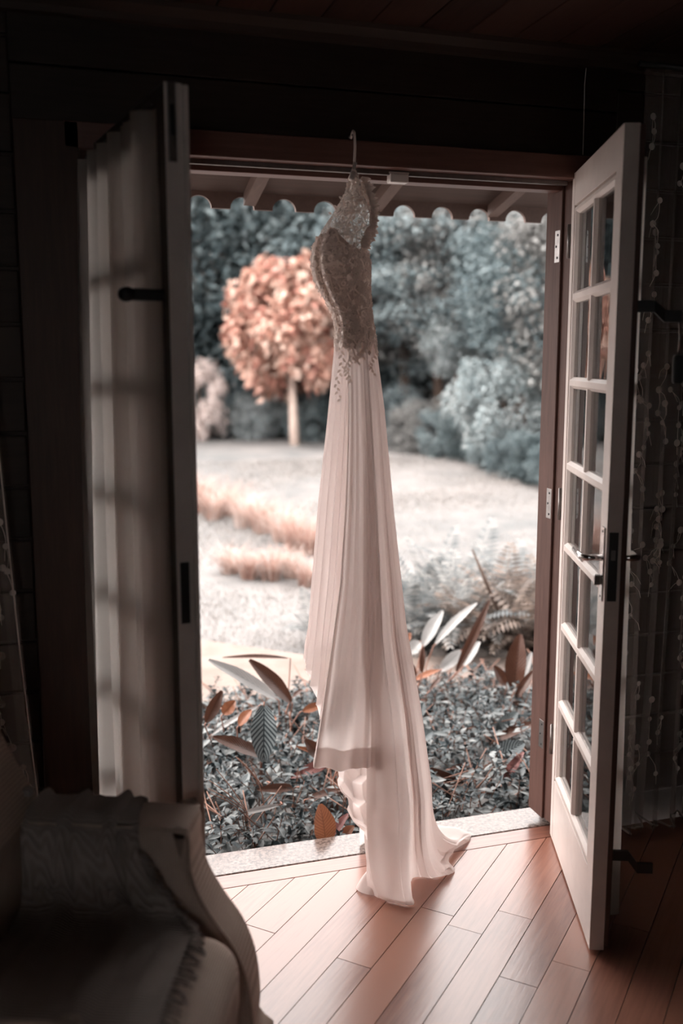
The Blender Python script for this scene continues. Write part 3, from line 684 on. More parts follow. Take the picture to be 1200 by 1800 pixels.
def profile_solid(name, prof, v0, v1, mat, parent, bev=.016):
    bm = bmesh.new(); n = len(prof); A = [bm.verts.new((u, v0, z)) for u, z in prof]; B = [bm.verts.new((u, v1, z)) for u, z in prof]
    fa = bm.faces.new(A[::-1]); fb_ = bm.faces.new(B)
    for j in range(n): bm.faces.new((A[j], A[(j+1) % n], B[(j+1) % n], B[j]))
    bmesh.ops.recalc_face_normals(bm, faces=bm.faces[:])
    bmesh.ops.bevel(bm, geom=list(fa.edges)+list(fb_.edges), offset=bev, segments=3, affect='EDGES', profile=.6)
    me = bpy.data.meshes.new(name); bm.to_mesh(me); bm.free(); me.polygons.foreach_set('use_smooth', [True]*len(me.polygons))
    return link(name, me, mat, parent)
armp = [(-.62, .10), (.10, .10), (.125, .16), (.128, .22), (.118, .30), (.092, .37), (.052, .43), (.020, .49), (.006, .55), (.006, .60), (-.002, .618), (-.02, .624), (-.3, .622), (-.62, .62)]
fine = []
for i in range(len(armp)):
    for t in (0, .25, .5, .75):
        if 1 <= i <= 10: p = cr([np.array(armp[i-1]), np.array(armp[i]), np.array(armp[i+1]), np.array(armp[min(i+2, 13)])], (1+t)/3); fine.append(tuple(p))
        elif t == 0: fine.append(armp[i])
profile_solid('arm', fine, .0, .13, M['uphol'], ch); profile_solid('arm', fine, -.70, -.57, M['uphol'], ch)
# welt along the inner arm front edge
tube('piping', [(u+.002, .004, z) for u, z in fine[5:44]], .005, M['uphol'], ch, 6)
def soft_box(name, b_, mat, parent, bev, sub=2):
    o = boxes(name, [b_], mat, parent, bev); o.data.polygons.foreach_set('use_smooth', [True]*len(o.data.polygons))
    m = o.modifiers.new('s', 'SUBSURF'); m.levels = sub; m.render_levels = sub; return o
def cush(u, v):
    a = u*2*math.pi; b_ = (v-.5)*math.pi
    sg = lambda x, e: math.copysign(abs(x)**e, x)
    x = sg(math.cos(b_), .35)*sg(math.cos(a), .4); y = sg(math.cos(b_), .35)*sg(math.sin(a), .3); z = sg(math.sin(b_), .55)
    return (-.115+.245*x, -.285+.28*y, .345+.09*z*(1+.12*(1-x*x)))
link('seat_cushion', grid_mesh('seat_cushion', 72, 36, cush, True), M['uphol'], ch)
boxes('seat_base', [(-.60, .105, -.575, .005, .09, .27)], M['uphol'], ch, .02)
bp_ = [(-.62, .09), (-.345, .09), (-.335, .62), (-.40, .74), (-.46, .88), (-.52, .92), (-.62, .90), (-.68, .70)]
profile_solid('backrest', bp_, -.70, .115, M['uphol'], ch, .03)
bt = bmesh.new(); bmesh.ops.create_uvsphere(bt, u_segments=12, v_segments=8, radius=.012); me = bpy.data.meshes.new('button'); bt.to_mesh(me); bt.free()
for vv, zz, uu in ((.07, .66, -.350), (-.18, .70, -.362), (-.42, .70, -.362)): o = link('button', me, M['throw'], ch); o.location = (uu, vv, zz)
for x in (-.58, .08):
    for y in (-.66, .08): tube('leg', [(x, y, .0), (x, y, .10)], [.014, .022], M['leg'], ch, 10)
# throw: over the far arm, down its inner face, across the seat
thr = tag(empty('throw_blanket', (.239, -.843, .6), -math.atan2(.382, .924)), 'grey knitted throw with fringed edge draped over armchair arm and seat', 'throw')
PATH = [(.150, .40), (.146, .54), (.128, .628), (.06, .640), (.006, .632), (-.012, .57), (-.02, .50), (-.045, .458), (-.12, .452), (-.28, .462), (-.44, .455), (-.55, .452)]
PA = [np.array(p) for p in PATH]
def uedge(t): return lerp_tab([(0, -.13), (.3, -.10), (.45, -.085), (.58, -.03), (.7, .035), (1, .06)], t)
def fT(u, v):
    p = cr(PA, u); ue = uedge(u); x = -.332+(ue+.332)*v
    rip = .006*math.sin(v*17+u*5)+.005*math.sin(v*31+u*9)+.004*noise.noise(Vector((x*20, u*14, 0)))
    fold = .012*max(0, math.sin((v*2.2-u*2.0)*6.28))*math.exp(-((u-.5)/.2)**2)
    up = 1 if u > .6 else max(0, min(1, .0 if u < .18 else 1))
    z = p[1]+max(-.002, rip)*(.9)+(fold if u > .55 else 0)
    if u > .62 and x > .03: z -= (x-.03)**2*14
    return (x, p[0]+(-(fold+abs(rip)) if .38 < u <= .6 else (abs(rip) if u < .2 else 0)), z-.6)
link('knit', grid_mesh('knit', 110, 90, fT), M['throw'], thr)
fr_ = []; rg = random.Random(3)
for i in range(90):
    u = .44+.56*i/89; p = Vector(fT(u, 1.0)); d = Vector((1, rg.uniform(-.3, .3), -.25 if u > .6 else -.5)).normalized(); L = rg.uniform(.022, .036)
    fr_.append(([p-d*.004, p+d*L*.5+Vector((0, rg.uniform(-.004, .004), .002)), p+d*L+Vector((0, rg.uniform(-.006, .006), -.003))], .0020))
tag(tubes('fringe', fr_, M['throw'], thr, 5), kind='stuff')

# ------------------------------------------------------------------ eave over the door
ev = tag(empty('porch_roof', (1.2, .6, 2.2)), 'low brown porch eave with wavy tile edge and sloping rafters above the door', 'roof', kind='structure')
EO = Vector(ev.location); SL = math.tan(math.radians(15)); EY, EZ = 1.02, 2.150
def rz_(y): return EZ+(EY-y)*SL
X0, X1 = -2.2, 5.2
for i in range(5):     # sheathing boards running along the eave
    y0, y1 = .93-.18*(i+1), .93-.18*i-.003
    V = [(x, y, rz_(y)+dz) for x in (X0, X1) for y, dz in ((y0, -.022), (y1, -.022), (y1, -.004), (y0, -.004))]
    V = [Vector(v)-EO for v in V]
    link('sheathing_board', pydata('sheathing_board', V, [(0, 1, 2, 3), (7, 6, 5, 4), (0, 4, 5, 1), (1, 5, 6, 2), (2, 6, 7, 3), (3, 7, 4, 0)]), M['eave'], ev)
for i in range(-6, 10):
    x = .765+.485*i
    V = [(xx, y, rz_(y)+dz) for xx in (x-.022, x+.022) for y, dz in ((.2, -.075), (.928, -.066), (.928, -.023), (.2, -.023))]
    V = [Vector(v)-EO for v in V]
    link('rafter', pydata('rafter', V, [(0, 1, 2, 3), (7, 6, 5, 4), (0, 4, 5, 1), (1, 5, 6, 2), (2, 6, 7, 3), (3, 7, 4, 0)]), M['rafter'], ev)
# each roof tile column: flat pan with one round roll, proud of the boards
TP = .157; prof = [(0, 0), (.030, 0)]
for k in range(0, 11): a = math.pi*(1-k/10); prof.append((.030+.0485+.0485*math.cos(a), .050*math.sin(a)))
prof += [(TP, 0)]
tm = bpy.data.meshes.new('roof_tile'); V = []; n = len(prof)
for y in (.965, .25):
    for dz in (.0, .013):
        for x, z in prof: V.append((x, y, rz_(y)+z+dz+ (.0)-EO.z))
Fq = []
for j in range(n-1):
    Fq += [(j, j+1, 2*n+j+1, 2*n+j), (n+j, 3*n+j, 3*n+j+1, n+j+1), (j, n+j, n+j+1, j+1)]
tm.from_pydata([(x, y-EO.y, z) for x, y, z in V], [], Fq); tm.update()
M['tile'] = paint('roof_tile_clay', (.075, .042, .032), .8, .2)
for i in range(int((X1-X0)/TP)):
    o = link('roof_tile', tm, M['tile'], ev); o.location = (X0+i*TP-EO.x+.035, 0, .0)

# scalloped fascia board closing the eave, notches under the tile rolls
FB, FT, FP = 2.096, 2.158, TP; top = []; bot = []
nsc = int((X1-X0)/FP); V = []; Fq = []
xs = []
for i in range(nsc):
    xo = X0+i*FP+.035; xs += [(xo, FB), (xo+.034, FB)]
    for k in range(1, 12): a = math.pi*(1-k/12); xs.append((xo+.0785+.0445*math.cos(a), FB+.043*math.sin(a)))
    xs += [(xo+.123, FB)]
for y in (.932, .948):
    for x, z in xs: V += [Vector((x, y, z))-EO, Vector((x, y, FT))-EO]
n = len(xs); o_ = 2*n
for j in range(n-1):
    a = 2*j; Fq += [(a, a+2, a+3, a+1), (o_+a, o_+a+1, o_+a+3, o_+a+2), (a, o_+a, o_+a+2, a+2), (a+1, a+3, o_+a+3, o_+a+1)]
link('scalloped_fascia', pydata('scalloped_fascia', V, Fq), M['rafter'], ev)

# ------------------------------------------------------------------ garden ground
GZ = -.12
def ground_mat(name, cols, scale, b_=.5, det=8):
    m, nt, b, out = new_mat(name); n = tex(nt, 'Noise', scale, det, .65); n2 = tex(nt, 'Noise', scale*.12, 3)
    f = math_(nt, 'ADD', math_(nt, 'MULTIPLY', n.outputs[0], .55), math_(nt, 'MULTIPLY', n2.outputs[0], .45))
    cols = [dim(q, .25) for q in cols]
    nt.links.new(ramp(nt, f, [(.38, cols[0]), (.5, cols[1]), (.62, cols[2])]), b.inputs['Base Color']); b.inputs['Roughness'].default_value = .95; b.inputs['Specular IOR Level'].default_value = .1
    n3 = tex(nt, 'Noise', scale*6, 4); bump(nt, b, n3.outputs[0], b_, .02); return m
M['lawn'] = ground_mat('lawn_turf', ((.37, .37, .37), (.53, .50, .487), (.66, .605, .585)), 2.2)
M['path'] = ground_mat('path_stone', ((.55, .43, .375), (.66, .53, .47), (.74, .62, .56)), 5, .2)
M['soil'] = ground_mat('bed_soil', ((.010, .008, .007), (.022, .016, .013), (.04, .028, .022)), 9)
lw = tag(boxes('ground', [(-40, 50, .2, 70, -.6, GZ-.012)], M['lawn']), 'pale sunlit lawn stretching to the trees', 'lawn', kind='structure')
lawn = grid_mesh('lawn', 60, 60, lambda u, v: (-22+50*u, 2.3+38*v*v+.0, GZ+.04*noise.noise(Vector((u*20, v*20, 0)))+(.0)))
tag(link('lawn', lawn, M['lawn']), 'gently uneven pale lawn beyond the stone path', 'lawn', kind='structure')
pathv = [(-6, 1.75), (.3, 1.85), (1.2, 1.75), (2.4, 1.55), (6, 1.2), (9, 1.1), (9, 1.75), (6, 1.9), (2.6, 2.05), (1.85, 2.25), (1.42, 2.35), (.85, 2.88), (.2, 3.15), (-6, 3.3)]
n = len(pathv)
tag(link('path', pydata('path', [(x, y, GZ+.045) for x, y in pathv]+[(x, y, GZ-.2) for x, y in pathv], [tuple(range(n)), tuple(range(2*n-1, n-1, -1))]+[(j, j+n, (j+1) % n+n, (j+1) % n) for j in range(n)]), M['path']), 'pale pinkish stone path curving past the garden bed', 'path', kind='structure')
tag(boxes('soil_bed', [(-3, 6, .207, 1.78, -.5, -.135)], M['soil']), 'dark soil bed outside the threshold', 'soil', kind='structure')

# ------------------------------------------------------------------ foliage builders
def leaf_cloud(rs, P, N, L, Wd, up=None):
    """one quad leaf for each point"""
    n = len(P); N = N/np.linalg.norm(N, axis=1, keepdims=True); R = rs.normal(size=(n, 3)); D = R-N*(R*N).sum(1, keepdims=True)
    if up is not None: D = D+np.array(up)
    D /= np.linalg.norm(D, axis=1, keepdims=True); T = np.cross(N, D); l = (L*rs.uniform(.6, 1.3, n))[:, None]; w_ = (Wd*rs.uniform(.6, 1.3, n))[:, None]
    V = np.stack([P, P+D*l*.5+T*w_*.5+N*l*.08, P+D*l, P+D*l*.5-T*w_*.5+N*l*.08], 1).reshape(-1, 3)
    return V, np.arange(4*n).reshape(n, 4)
def crown_mesh(name, seed, rx, rz, zc, nclump, per, rc, L, Wd, layered=False):
    rs = np.random.RandomState(seed); P = []; N = []
    for i in range(nclump):
        d = rs.normal(size=3); d /= np.linalg.norm(d); r = rs.uniform(.45, 1.0)**.6
        c_ = d*r*np.array((rx, rx, rz)); 
        q = rs.normal(size=(per, 3)); q /= np.linalg.norm(q, axis=1, keepdims=True); rr = rs.uniform(.5, 1, (per, 1))*rc*rs.uniform(.7, 1.3)
        sc = np.array((1.25, 1.25, .45)) if layered else np.array((1, 1, .8))
        P.append(c_+q*rr*sc); N.append(q*.8+np.array((0, 0, .9))+rs.normal(size=(per, 3))*.45)
    P = np.concatenate(P); N = np.concatenate(N); P[:, 2] += zc
    V, Q = leaf_cloud(rs, P, N, L, Wd); return npmesh(name, V, Q)
M['bark'] = wood('bark', (.03, .021, .018), (.09, .062, .05), 2, 8, .9, .3, spec=.1); M['palebark'] = wood('pale_bark', (.40, .30, .26), (.58, .46, .40), 2, 8, .85, .1, spec=.1)
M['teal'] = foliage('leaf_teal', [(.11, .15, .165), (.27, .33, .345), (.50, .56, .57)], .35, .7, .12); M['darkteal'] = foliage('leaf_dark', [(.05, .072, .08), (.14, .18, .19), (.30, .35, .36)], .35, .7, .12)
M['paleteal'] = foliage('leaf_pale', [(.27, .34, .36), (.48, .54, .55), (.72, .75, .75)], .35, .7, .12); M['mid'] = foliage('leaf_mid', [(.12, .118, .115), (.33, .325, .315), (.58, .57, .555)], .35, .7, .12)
M['salmon'] = foliage('leaf_salmon', [(.47, .17, .14), (.74, .38, .285), (1.08, .80, .67)], .4, nscale=1.4); M['blush'] = foliage('leaf_blush', [(1.0, .82, .76), (1.3, 1.12, 1.06), (1.6, 1.45, 1.38)], .45)
CROWNS = {}
def crown(kind, v):
    k = (kind, v)
    if k not in CROWNS:
        a = {'broad': (2.1, 2.3, 0, 90, 260, .66, .13, .085), 'layer': (1.9, 2.4, 0, 75, 260, .66, .13, .075, True), 'tall': (1.5, 2.8, 0, 80, 260, .58, .13, .085), 'bush': (1.0, .75, 0, 46, 190, .30, .085, .05), 'red': (1.0, .75, 0, 75, 75, .20, .15, .12), 'low': (.75, .42, 0, 60, 60, .20, .15, .05)}[kind]
        CROWNS[k] = crown_mesh('crown', hash_(kind)+v, *a)
    return CROWNS[k]
def hash_(s): return sum(ord(c_)*7 for c_ in s) % 1000
def mcopy(me, mat):
    m = me.copy(); m.materials.clear(); m.materials.append(mat); return m
MC = {}
def tree(name, label, cat, group, x, y, kind, var, mat, h, sc, tr=.09, bark='bark', lean=0.0, rz=0.0):
    """h: crown centre height, sc: crown scale (x, z)"""
    root = tag(empty(name, (x, y, GZ-.02), rz), label, cat, group); key = (kind, var, mat)
    if key not in MC: MC[key] = mcopy(crown(kind, var), M[mat])
    c_ = link('crown', MC[key], None, root); c_.location = (lean, 0, h); c_.scale = (sc[0], sc[0], sc[1])
    rg_ = random.Random(int(x*100+y*10))
    top = h+.4*sc[1]; pts = [(0, 0, 0)]
    for t in (.25, .5, .75, 1): pts.append((lean*t+rg_.uniform(-.05, .05), rg_.uniform(-.05, .05), top*t))
    tube('trunk', pts, [tr*1.25, tr, tr*.9, tr*.75, tr*.35], M[bark], root, 8)
    if h > 1.5:
        for k in range(3):
            a = rg_.uniform(0, 6.28); z0 = h*rg_.uniform(.55, .8); r = sc[0]*rg_.uniform(.8, 1.3)*(.45 if kind in ('bush', 'red') else 1)
            tube('branch', [(lean*z0/top, 0, z0), (lean+math.cos(a)*r*.5, math.sin(a)*r*.5, z0+.35*sc[1]), (lean+math.cos(a)*r, math.sin(a)*r, z0+.9*sc[1])], [tr*.5, tr*.35, tr*.15], M[bark], root, 6)
    return root
def gp(px, py): p = atz(px, py, GZ); return p.x, p.y
# the red tree on the lawn
x, y = gp(518, 782)
tree('red_leaf_tree', 'small salmon red leaved tree with pale slim trunk standing on the lawn', 'tree', None, x, y, 'red', 9, 'salmon', 2.32, (1.18, 1.86), .085, 'palebark', -.15)
x, y = gp(353, 774)
tree('white_shrub', 'blush white feathery shrub at the far lawn edge near the red tree', 'shrub', None, x, y, 'bush', 3, 'blush', .85, (.62, 1.15), .04)
# wooded edge
rg = random.Random(21)
G1, G2, G3 = 'trees of the wooded edge', 'tall trees closing the wood behind', 'understorey shrubs along the lawn edge'
front = [(250, 752, 'broad', 'teal', 3.6, (.95, .95)), (420, 757, 'broad', 'mid', 4.1, (1.0, 1.0)), (560, 758, 'layer', 'teal', 4.0, (1.0, 1.05)), (655, 762, 'tall', 'teal', 3.8, (.9, .95)), (712, 772, 'layer', 'mid', 3.3, (.85, .75)),
         (770, 778, 'layer', 'teal', 3.4, (.85, .8)), (840, 785, 'broad', 'mid', 3.5, (.8, .8)), (905, 795, 'layer', 'teal', 3.1, (.75, .7)), (985, 815, 'broad', 'teal', 2.9, (.7, .7)), (1090, 830, 'broad', 'mid', 2.9, (.75, .75)), (150, 756, 'layer', 'mid', 3.9, (1.0, 1.0)), (1220, 850, 'layer', 'teal', 2.8, (.7, .7))]
lbl = {'broad': 'round crowned grey green tree at the edge of the wood', 'layer': 'tree with tiered grey green branches at the edge of the wood', 'tall': 'narrow tall crowned grey green tree at the edge of the wood'}
for i, (px, py, kd, mt, h, sc) in enumerate(front):
    x, y = gp(px, py); tree('woodland_tree', lbl[kd], 'tree', G1+' '+kd, x, y, kd, i % 3, mt, h, sc, rg.uniform(.09, .14), 'bark', rg.uniform(-.3, .3), rg.uniform(0, 6.2))
for i in range(15):       # second and third row, taller and darker
    a = math.radians(40+4.4*i); d = 24+5*(i % 2)+rg.uniform(-1, 1); x, y = d*math.cos(a), -2.7+d*math.sin(a)
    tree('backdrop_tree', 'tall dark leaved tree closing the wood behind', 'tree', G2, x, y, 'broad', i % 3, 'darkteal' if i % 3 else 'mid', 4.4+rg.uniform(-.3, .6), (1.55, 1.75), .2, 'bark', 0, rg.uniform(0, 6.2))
shr = [(400, 768, 'teal', .75, (.75, .9)), (455, 771, 'paleteal', .5, (.6, .7)), (560, 775, 'teal', .5, (.7, .7)), (620, 778, 'darkteal', .6, (.7, .8)), (690, 785, 'teal', .55, (.6, .8)), (735, 795, 'mid', .5, (.6, .7)), (780, 803, 'teal', .42, (.5, .6)), (825, 812, 'darkteal', .42, (.45, .6)), (868, 825, 'teal', .36, (.42, .5)), (905, 838, 'teal', .34, (.42, .5)), (945, 850, 'darkteal', .34, (.42, .5)), (990, 862, 'teal', .36, (.42, .5)), (1040, 875, 'mid', .34, (.42, .5)), (345, 770, 'mid', .45, (.7, .6)), (280, 775, 'teal', .5, (.7, .7)), (200, 775, 'teal', .6, (.8, .8))]
sl = {'teal': 'grey green understorey shrub at the foot of the wood', 'darkteal': 'dark understorey shrub at the foot of the wood', 'mid': 'dull olive grey understorey shrub at the foot of the wood', 'paleteal': 'pale blue green shrub beneath the red tree'}
for i, (px, py, mt, h, sc) in enumerate(shr):
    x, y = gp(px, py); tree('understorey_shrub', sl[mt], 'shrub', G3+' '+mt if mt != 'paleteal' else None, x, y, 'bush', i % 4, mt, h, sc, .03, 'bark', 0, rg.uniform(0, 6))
for i in range(9):
    a = math.radians(48+6*i); x, y = 27*math.cos(a), -2.7+27*math.sin(a)
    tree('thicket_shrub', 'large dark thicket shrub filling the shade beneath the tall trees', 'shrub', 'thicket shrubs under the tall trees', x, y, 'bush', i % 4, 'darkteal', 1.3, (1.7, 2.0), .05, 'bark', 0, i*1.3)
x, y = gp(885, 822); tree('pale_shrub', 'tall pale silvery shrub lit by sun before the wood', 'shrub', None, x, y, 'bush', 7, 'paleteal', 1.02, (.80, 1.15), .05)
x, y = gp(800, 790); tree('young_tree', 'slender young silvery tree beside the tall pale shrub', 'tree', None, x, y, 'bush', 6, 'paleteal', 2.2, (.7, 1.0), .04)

# orange grass tufts across the lawn
M['rust'] = foliage('grass_rust', [(.50, .27, .215), (.72, .50, .425), (.92, .76, .70)], .35); M['fern'] = foliage('fern_leaf', [(.15, .17, .18), (.33, .335, .33), (.60, .57, .545)], .4, nscale=3); M['dryfern'] = foliage('dry_fern_leaf', [(.12, .10, .09), (.30, .22, .18), (.52, .42, .36)], .4, nscale=3); M['blade'] = foliage('lawn_blade', [(.28, .275, .27), (.41, .375, .355), (.53, .475, .445)], .35, nscale=.5, rnd=.45)
def tuft_mesh(seed, n, h, spread, w_):
    rs = np.random.RandomState(seed); V = []; Q = []
    for i in range(n):
        a = rs.uniform(0, 6.28); r0 = rs.uniform(0, spread*.35); l = h*rs.uniform(.6, 1.15); o = spread*rs.uniform(.3, 1.2); ca, sa = math.cos(a), math.sin(a); base = len(V)
        for t in (0, .35, .7, 1):
            rr = r0+o*t*t; z = l*(t-.38*t*t*rs.uniform(.6, 1.2)); hw = w_*(1-t*.92); V += [(ca*rr-sa*hw, sa*rr+ca*hw, z), (ca*rr+sa*hw, sa*rr-ca*hw, z)]
        for k in range(3): b_ = base+2*k; Q.append((b_, b_+1, b_+3, b_+2))
    return npmesh('blades', V, Q, True)
tms = [tuft_mesh(s, 150, .55, .34, .010) for s in range(3)]
for m_ in tms: m_.materials.append(M['rust'])
spots = [(350, 900, 1.0), (375, 912, .9), (400, 905, .9), (430, 925, .9), (462, 935, .9), (495, 950, .85), (520, 965, .8), (548, 975, .8), (405, 1012, .62), (440, 1020, .62), (475, 1022, .68), (512, 1018, .62), (540, 1030, .55), (330, 895, 1.0), (300, 885, 1.0)]
for i, (px, py, s) in enumerate(spots):
    x, y = gp(px, py); r = tag(empty('rust_grass', (x, y, GZ-.01), rg.uniform(0, 6)), 'arching rust grass tuft in the long row across the lawn' if py < 1000 else 'short rust grass tuft in the row nearer the stone path', 'grass tuft', 'long row of rust grass' if py < 1000 else 'row of rust grass nearer the path'); r.scale = (s, s, s)
    tag(link('blades', tms[i % 3], None, r), kind='stuff')
# lawn blades (nobody could count them)
rs = np.random.RandomState(8); n = 60000; yy = 2.4+rs.uniform(0, 1, n)**1.6*11; xx = rs.uniform(-1.2, 5.5, n)+yy*.32-.6
def in_path(x, y):
    ins = np.zeros(len(x), bool); k = len(pathv)
    for i in range(k):
        (x1, y1), (x2, y2) = pathv[i], pathv[(i+1) % k]
        c_ = ((y1 > y) != (y2 > y)) & (x < (x2-x1)*(y-y1)/(y2-y1+1e-9)+x1); ins ^= c_
    return ins
k = ~in_path(xx, yy); xx, yy = xx[k], yy[k]; n = len(xx)
hgt = rs.uniform(.015, .04, n); ang = rs.uniform(0, 6.28, n); wd = .003+.0006*yy
P0 = np.stack([xx-np.cos(ang)*wd, yy-np.sin(ang)*wd, np.full(n, GZ-.015)], 1); P1 = np.stack([xx+np.cos(ang)*wd, yy+np.sin(ang)*wd, np.full(n, GZ-.015)], 1); P2 = np.stack([xx+rs.normal(0, .025, n), yy+rs.normal(0, .025, n), GZ+hgt], 1)
tag(link('lawn_grass', npmesh('lawn_grass', np.stack([P0, P1, P2], 1).reshape(-1, 3), np.arange(3*n).reshape(n, 3)), M['blade']), 'pale short grass blades covering the lawn', 'grass', kind='stuff')

# ferns behind the path on the side of the handle door
def frond_mesh(seed, L, droop, npair=22):
    rs = np.random.RandomState(seed); V = []; Q = []
    def sp(t): return np.array((L*.75*t**1.1, 0, L*(.95*t-droop*t**2.4)))
    for i in range(1, npair+1):
        t = i/npair; c_ = sp(t); tg = sp(min(1, t+.02))-sp(t-.02); tg /= np.linalg.norm(tg); ll = .16*L*math.sin(math.pi*min(1, t*.92+.05))**.8+.012
        for sd_ in (-1, 1):
            d = np.array((0, sd_*.9, 0))+tg*.45+np.array((0, 0, -.25)); d /= np.linalg.norm(d); nn_ = np.cross(tg, d); nn_ /= np.linalg.norm(nn_)+1e-9
            o = len(V); w_ = .011; V += [c_, c_+d*ll*.5+tg*w_, c_+d*ll, c_+d*ll*.5-tg*w_]; Q.append((o, o+1, o+2, o+3))
    for i in range(8):
        o = len(V); a, b_ = sp(i/8), sp((i+1)/8); V += [a+np.array((0, .003, 0)), a-np.array((0, .003, 0)), b_-np.array((0, .0025, 0)), b_+np.array((0, .0025, 0))]; Q.append((o, o+1, o+2, o+3))
    return npmesh('frond', V, Q)
fms = [frond_mesh(s, .62, d) for s, d in ((1, .25), (2, .5), (3, .75))]
dms = [m_.copy() for m_ in fms]
for m_ in fms: m_.materials.append(M['fern'])
for m_ in dms: m_.materials.append(M['dryfern'])
fspots = [(700, 1150, 1.0), (745, 1145, 1.0), (790, 1150, 1.0), (835, 1150, 1.05), (880, 1155, 1.1), (925, 1158, 1.1), (965, 1160, 1.1), (720, 1105, 1.0), (770, 1095, 1.0), (830, 1100, 1.1), (885, 1105, 1.15), (940, 1110, 1.15), (560, 1130, .55), (1005, 1150, 1.0), (1060, 1140, 1.0)]
for i, (px, py, s) in enumerate(fspots):
    x, y = gp(px, py); r = tag(empty('garden_fern', (x, y, GZ-.01), rg.uniform(0, 6)), 'feathery browning fern beside the door jamb behind the path' if px in (880, 925, 965) else 'feathery grey green fern arching behind the stone path', 'fern', 'browning ferns' if px in (880, 925, 965) else 'ferns behind the stone path'); r.scale = (s, s, s)
    for k in range(13):
        f_ = link('frond', (dms if px in (880, 925, 965) else fms)[(k+i) % 3], None, r); f_.rotation_euler = (rg.uniform(-.2, .2), rg.uniform(-.55, .05), k*2*math.pi/13+rg.uniform(-.2, .2)); q = rg.uniform(.7, 1.1); f_.scale = (q, q, q)
a_, b_ = at(830, 966, 2.12), at(886, 1100, 2.10)
tag(tube('flower_stalk', [tuple(b_.lerp(Vector((b_.x+.05, 2.1, GZ)), 1)), tuple(b_), tuple(a_.lerp(b_, .5)), tuple(a_)], [.006, .011, .012, .005], M['bark']), 'dark leaning flower stalk rising out of the ferns', 'stalk')
# dark edging stones behind the path
M['edge'] = paint('edging_stone', (.10, .085, .078), .9, .3)
for i in range(9):
    x, y = gp(700+i*36, 1164+(i % 2)*2)
    bm = bmesh.new(); bmesh.ops.create_icosphere(bm, subdivisions=2, radius=1)
    for v in bm.verts: v.co = Vector((v.co.x*.052, v.co.y*.045, v.co.z*.045))*(1+.18*noise.noise(v.co*1.3+Vector((i*3, 0, 0))))
    me = bpy.data.meshes.new('edging_stone'); bm.to_mesh(me); bm.free(); o = link('edging_stone', me, M['edge']); o.location = (x, y, GZ+.04)
    tag(o, 'dark rounded edging stone between stone path and ferns', 'stone', 'edging stones below the ferns')

# ------------------------------------------------------------------ garden bed: ground cover
M['cover'] = foliage('cover_leaf', [(.003, .006, .008), (.013, .024, .029), (.052, .077, .086), (.32, .335, .33)], .10, .42, .3, 6, .6); M['stem'] = paint('stem_brown', (.16, .075, .05), .7, .3)  # palest cover stop puts the leaf highlights into the colour
def sprig_mesh(seed):
    rs = np.random.RandomState(seed); V = []; Q = []; mats = []
    def leafq(c_, d, n_, l, w_):
        d = d/np.linalg.norm(d); t = np.cross(n_, d); t /= np.linalg.norm(t)+1e-9; n2 = np.cross(d, t); o = len(V)
        for a, ww in ((0, .06), (.3, .85), (.62, .8), (1, .03)):
            m_ = c_+d*l*a-n2*l*.22*a*a; V.extend([m_+t*w_*ww*.5+n2*w_*.16*ww, m_, m_-t*w_*ww*.5+n2*w_*.16*ww])
        for k in range(3):
            for j in range(2): Q.append((o+3*k+j, o+3*k+j+1, o+3*k+j+4, o+3*k+j+3)); mats.append(0)
    h = .13; lean = rs.normal(0, .18, 2)
    def sp(t): return np.array((lean[0]*h*t*t*2, lean[1]*h*t*t*2, h*t))
    ang = rs.uniform(0, 6.28)
    for lv, t in enumerate((.45, .62, .78, .9, 1.0)):
        l = (.044, .046, .042, .034, .024)[lv]*rs.uniform(.85, 1.15); tilt = (.0, .12, .3, .55, .95)[lv]
        for k in range(2 if lv < 3 else 3):
            a = ang+lv*1.57+k*(math.pi if lv < 3 else 2.1)+rs.normal(0, .2); d = np.array((math.cos(a), math.sin(a), tilt+rs.normal(0, .15))); leafq(sp(t), d, np.array((0, 0, 1.)), l, l*.5)
    for i in range(3):
        o = len(V); a, b2 = sp(i/3), sp((i+1)/3)
        for c_ in (a, b2):
            for k in range(3): V.append(c_+np.array((math.cos(k*2.1), math.sin(k*2.1), 0))*.0016)
        for k in range(3): Q.append((o+k, o+(k+1) % 3, o+3+(k+1) % 3, o+3+k)); mats.append(1)
    me = npmesh('sprig', V, Q, True); me.materials.append(M['cover']); me.materials.append(M['stem']); me.polygons.foreach_set('material_index', mats); return me
sms = [sprig_mesh(40+i) for i in range(8)]
def cover_top(x, y): return lerp_tab([(.2, -.02), (.32, .025), (.6, .055), (1.0, .085), (1.4, .06), (1.75, .0)], y)+.05*noise.noise(Vector((x*3.2, y*3.2, 5)))
cells = []
for i in range(-1, 7):
    for j in range(3): cells.append((.0+.40*i+(.12 if j == 1 else 0)+.12*j, .25+.51*j))
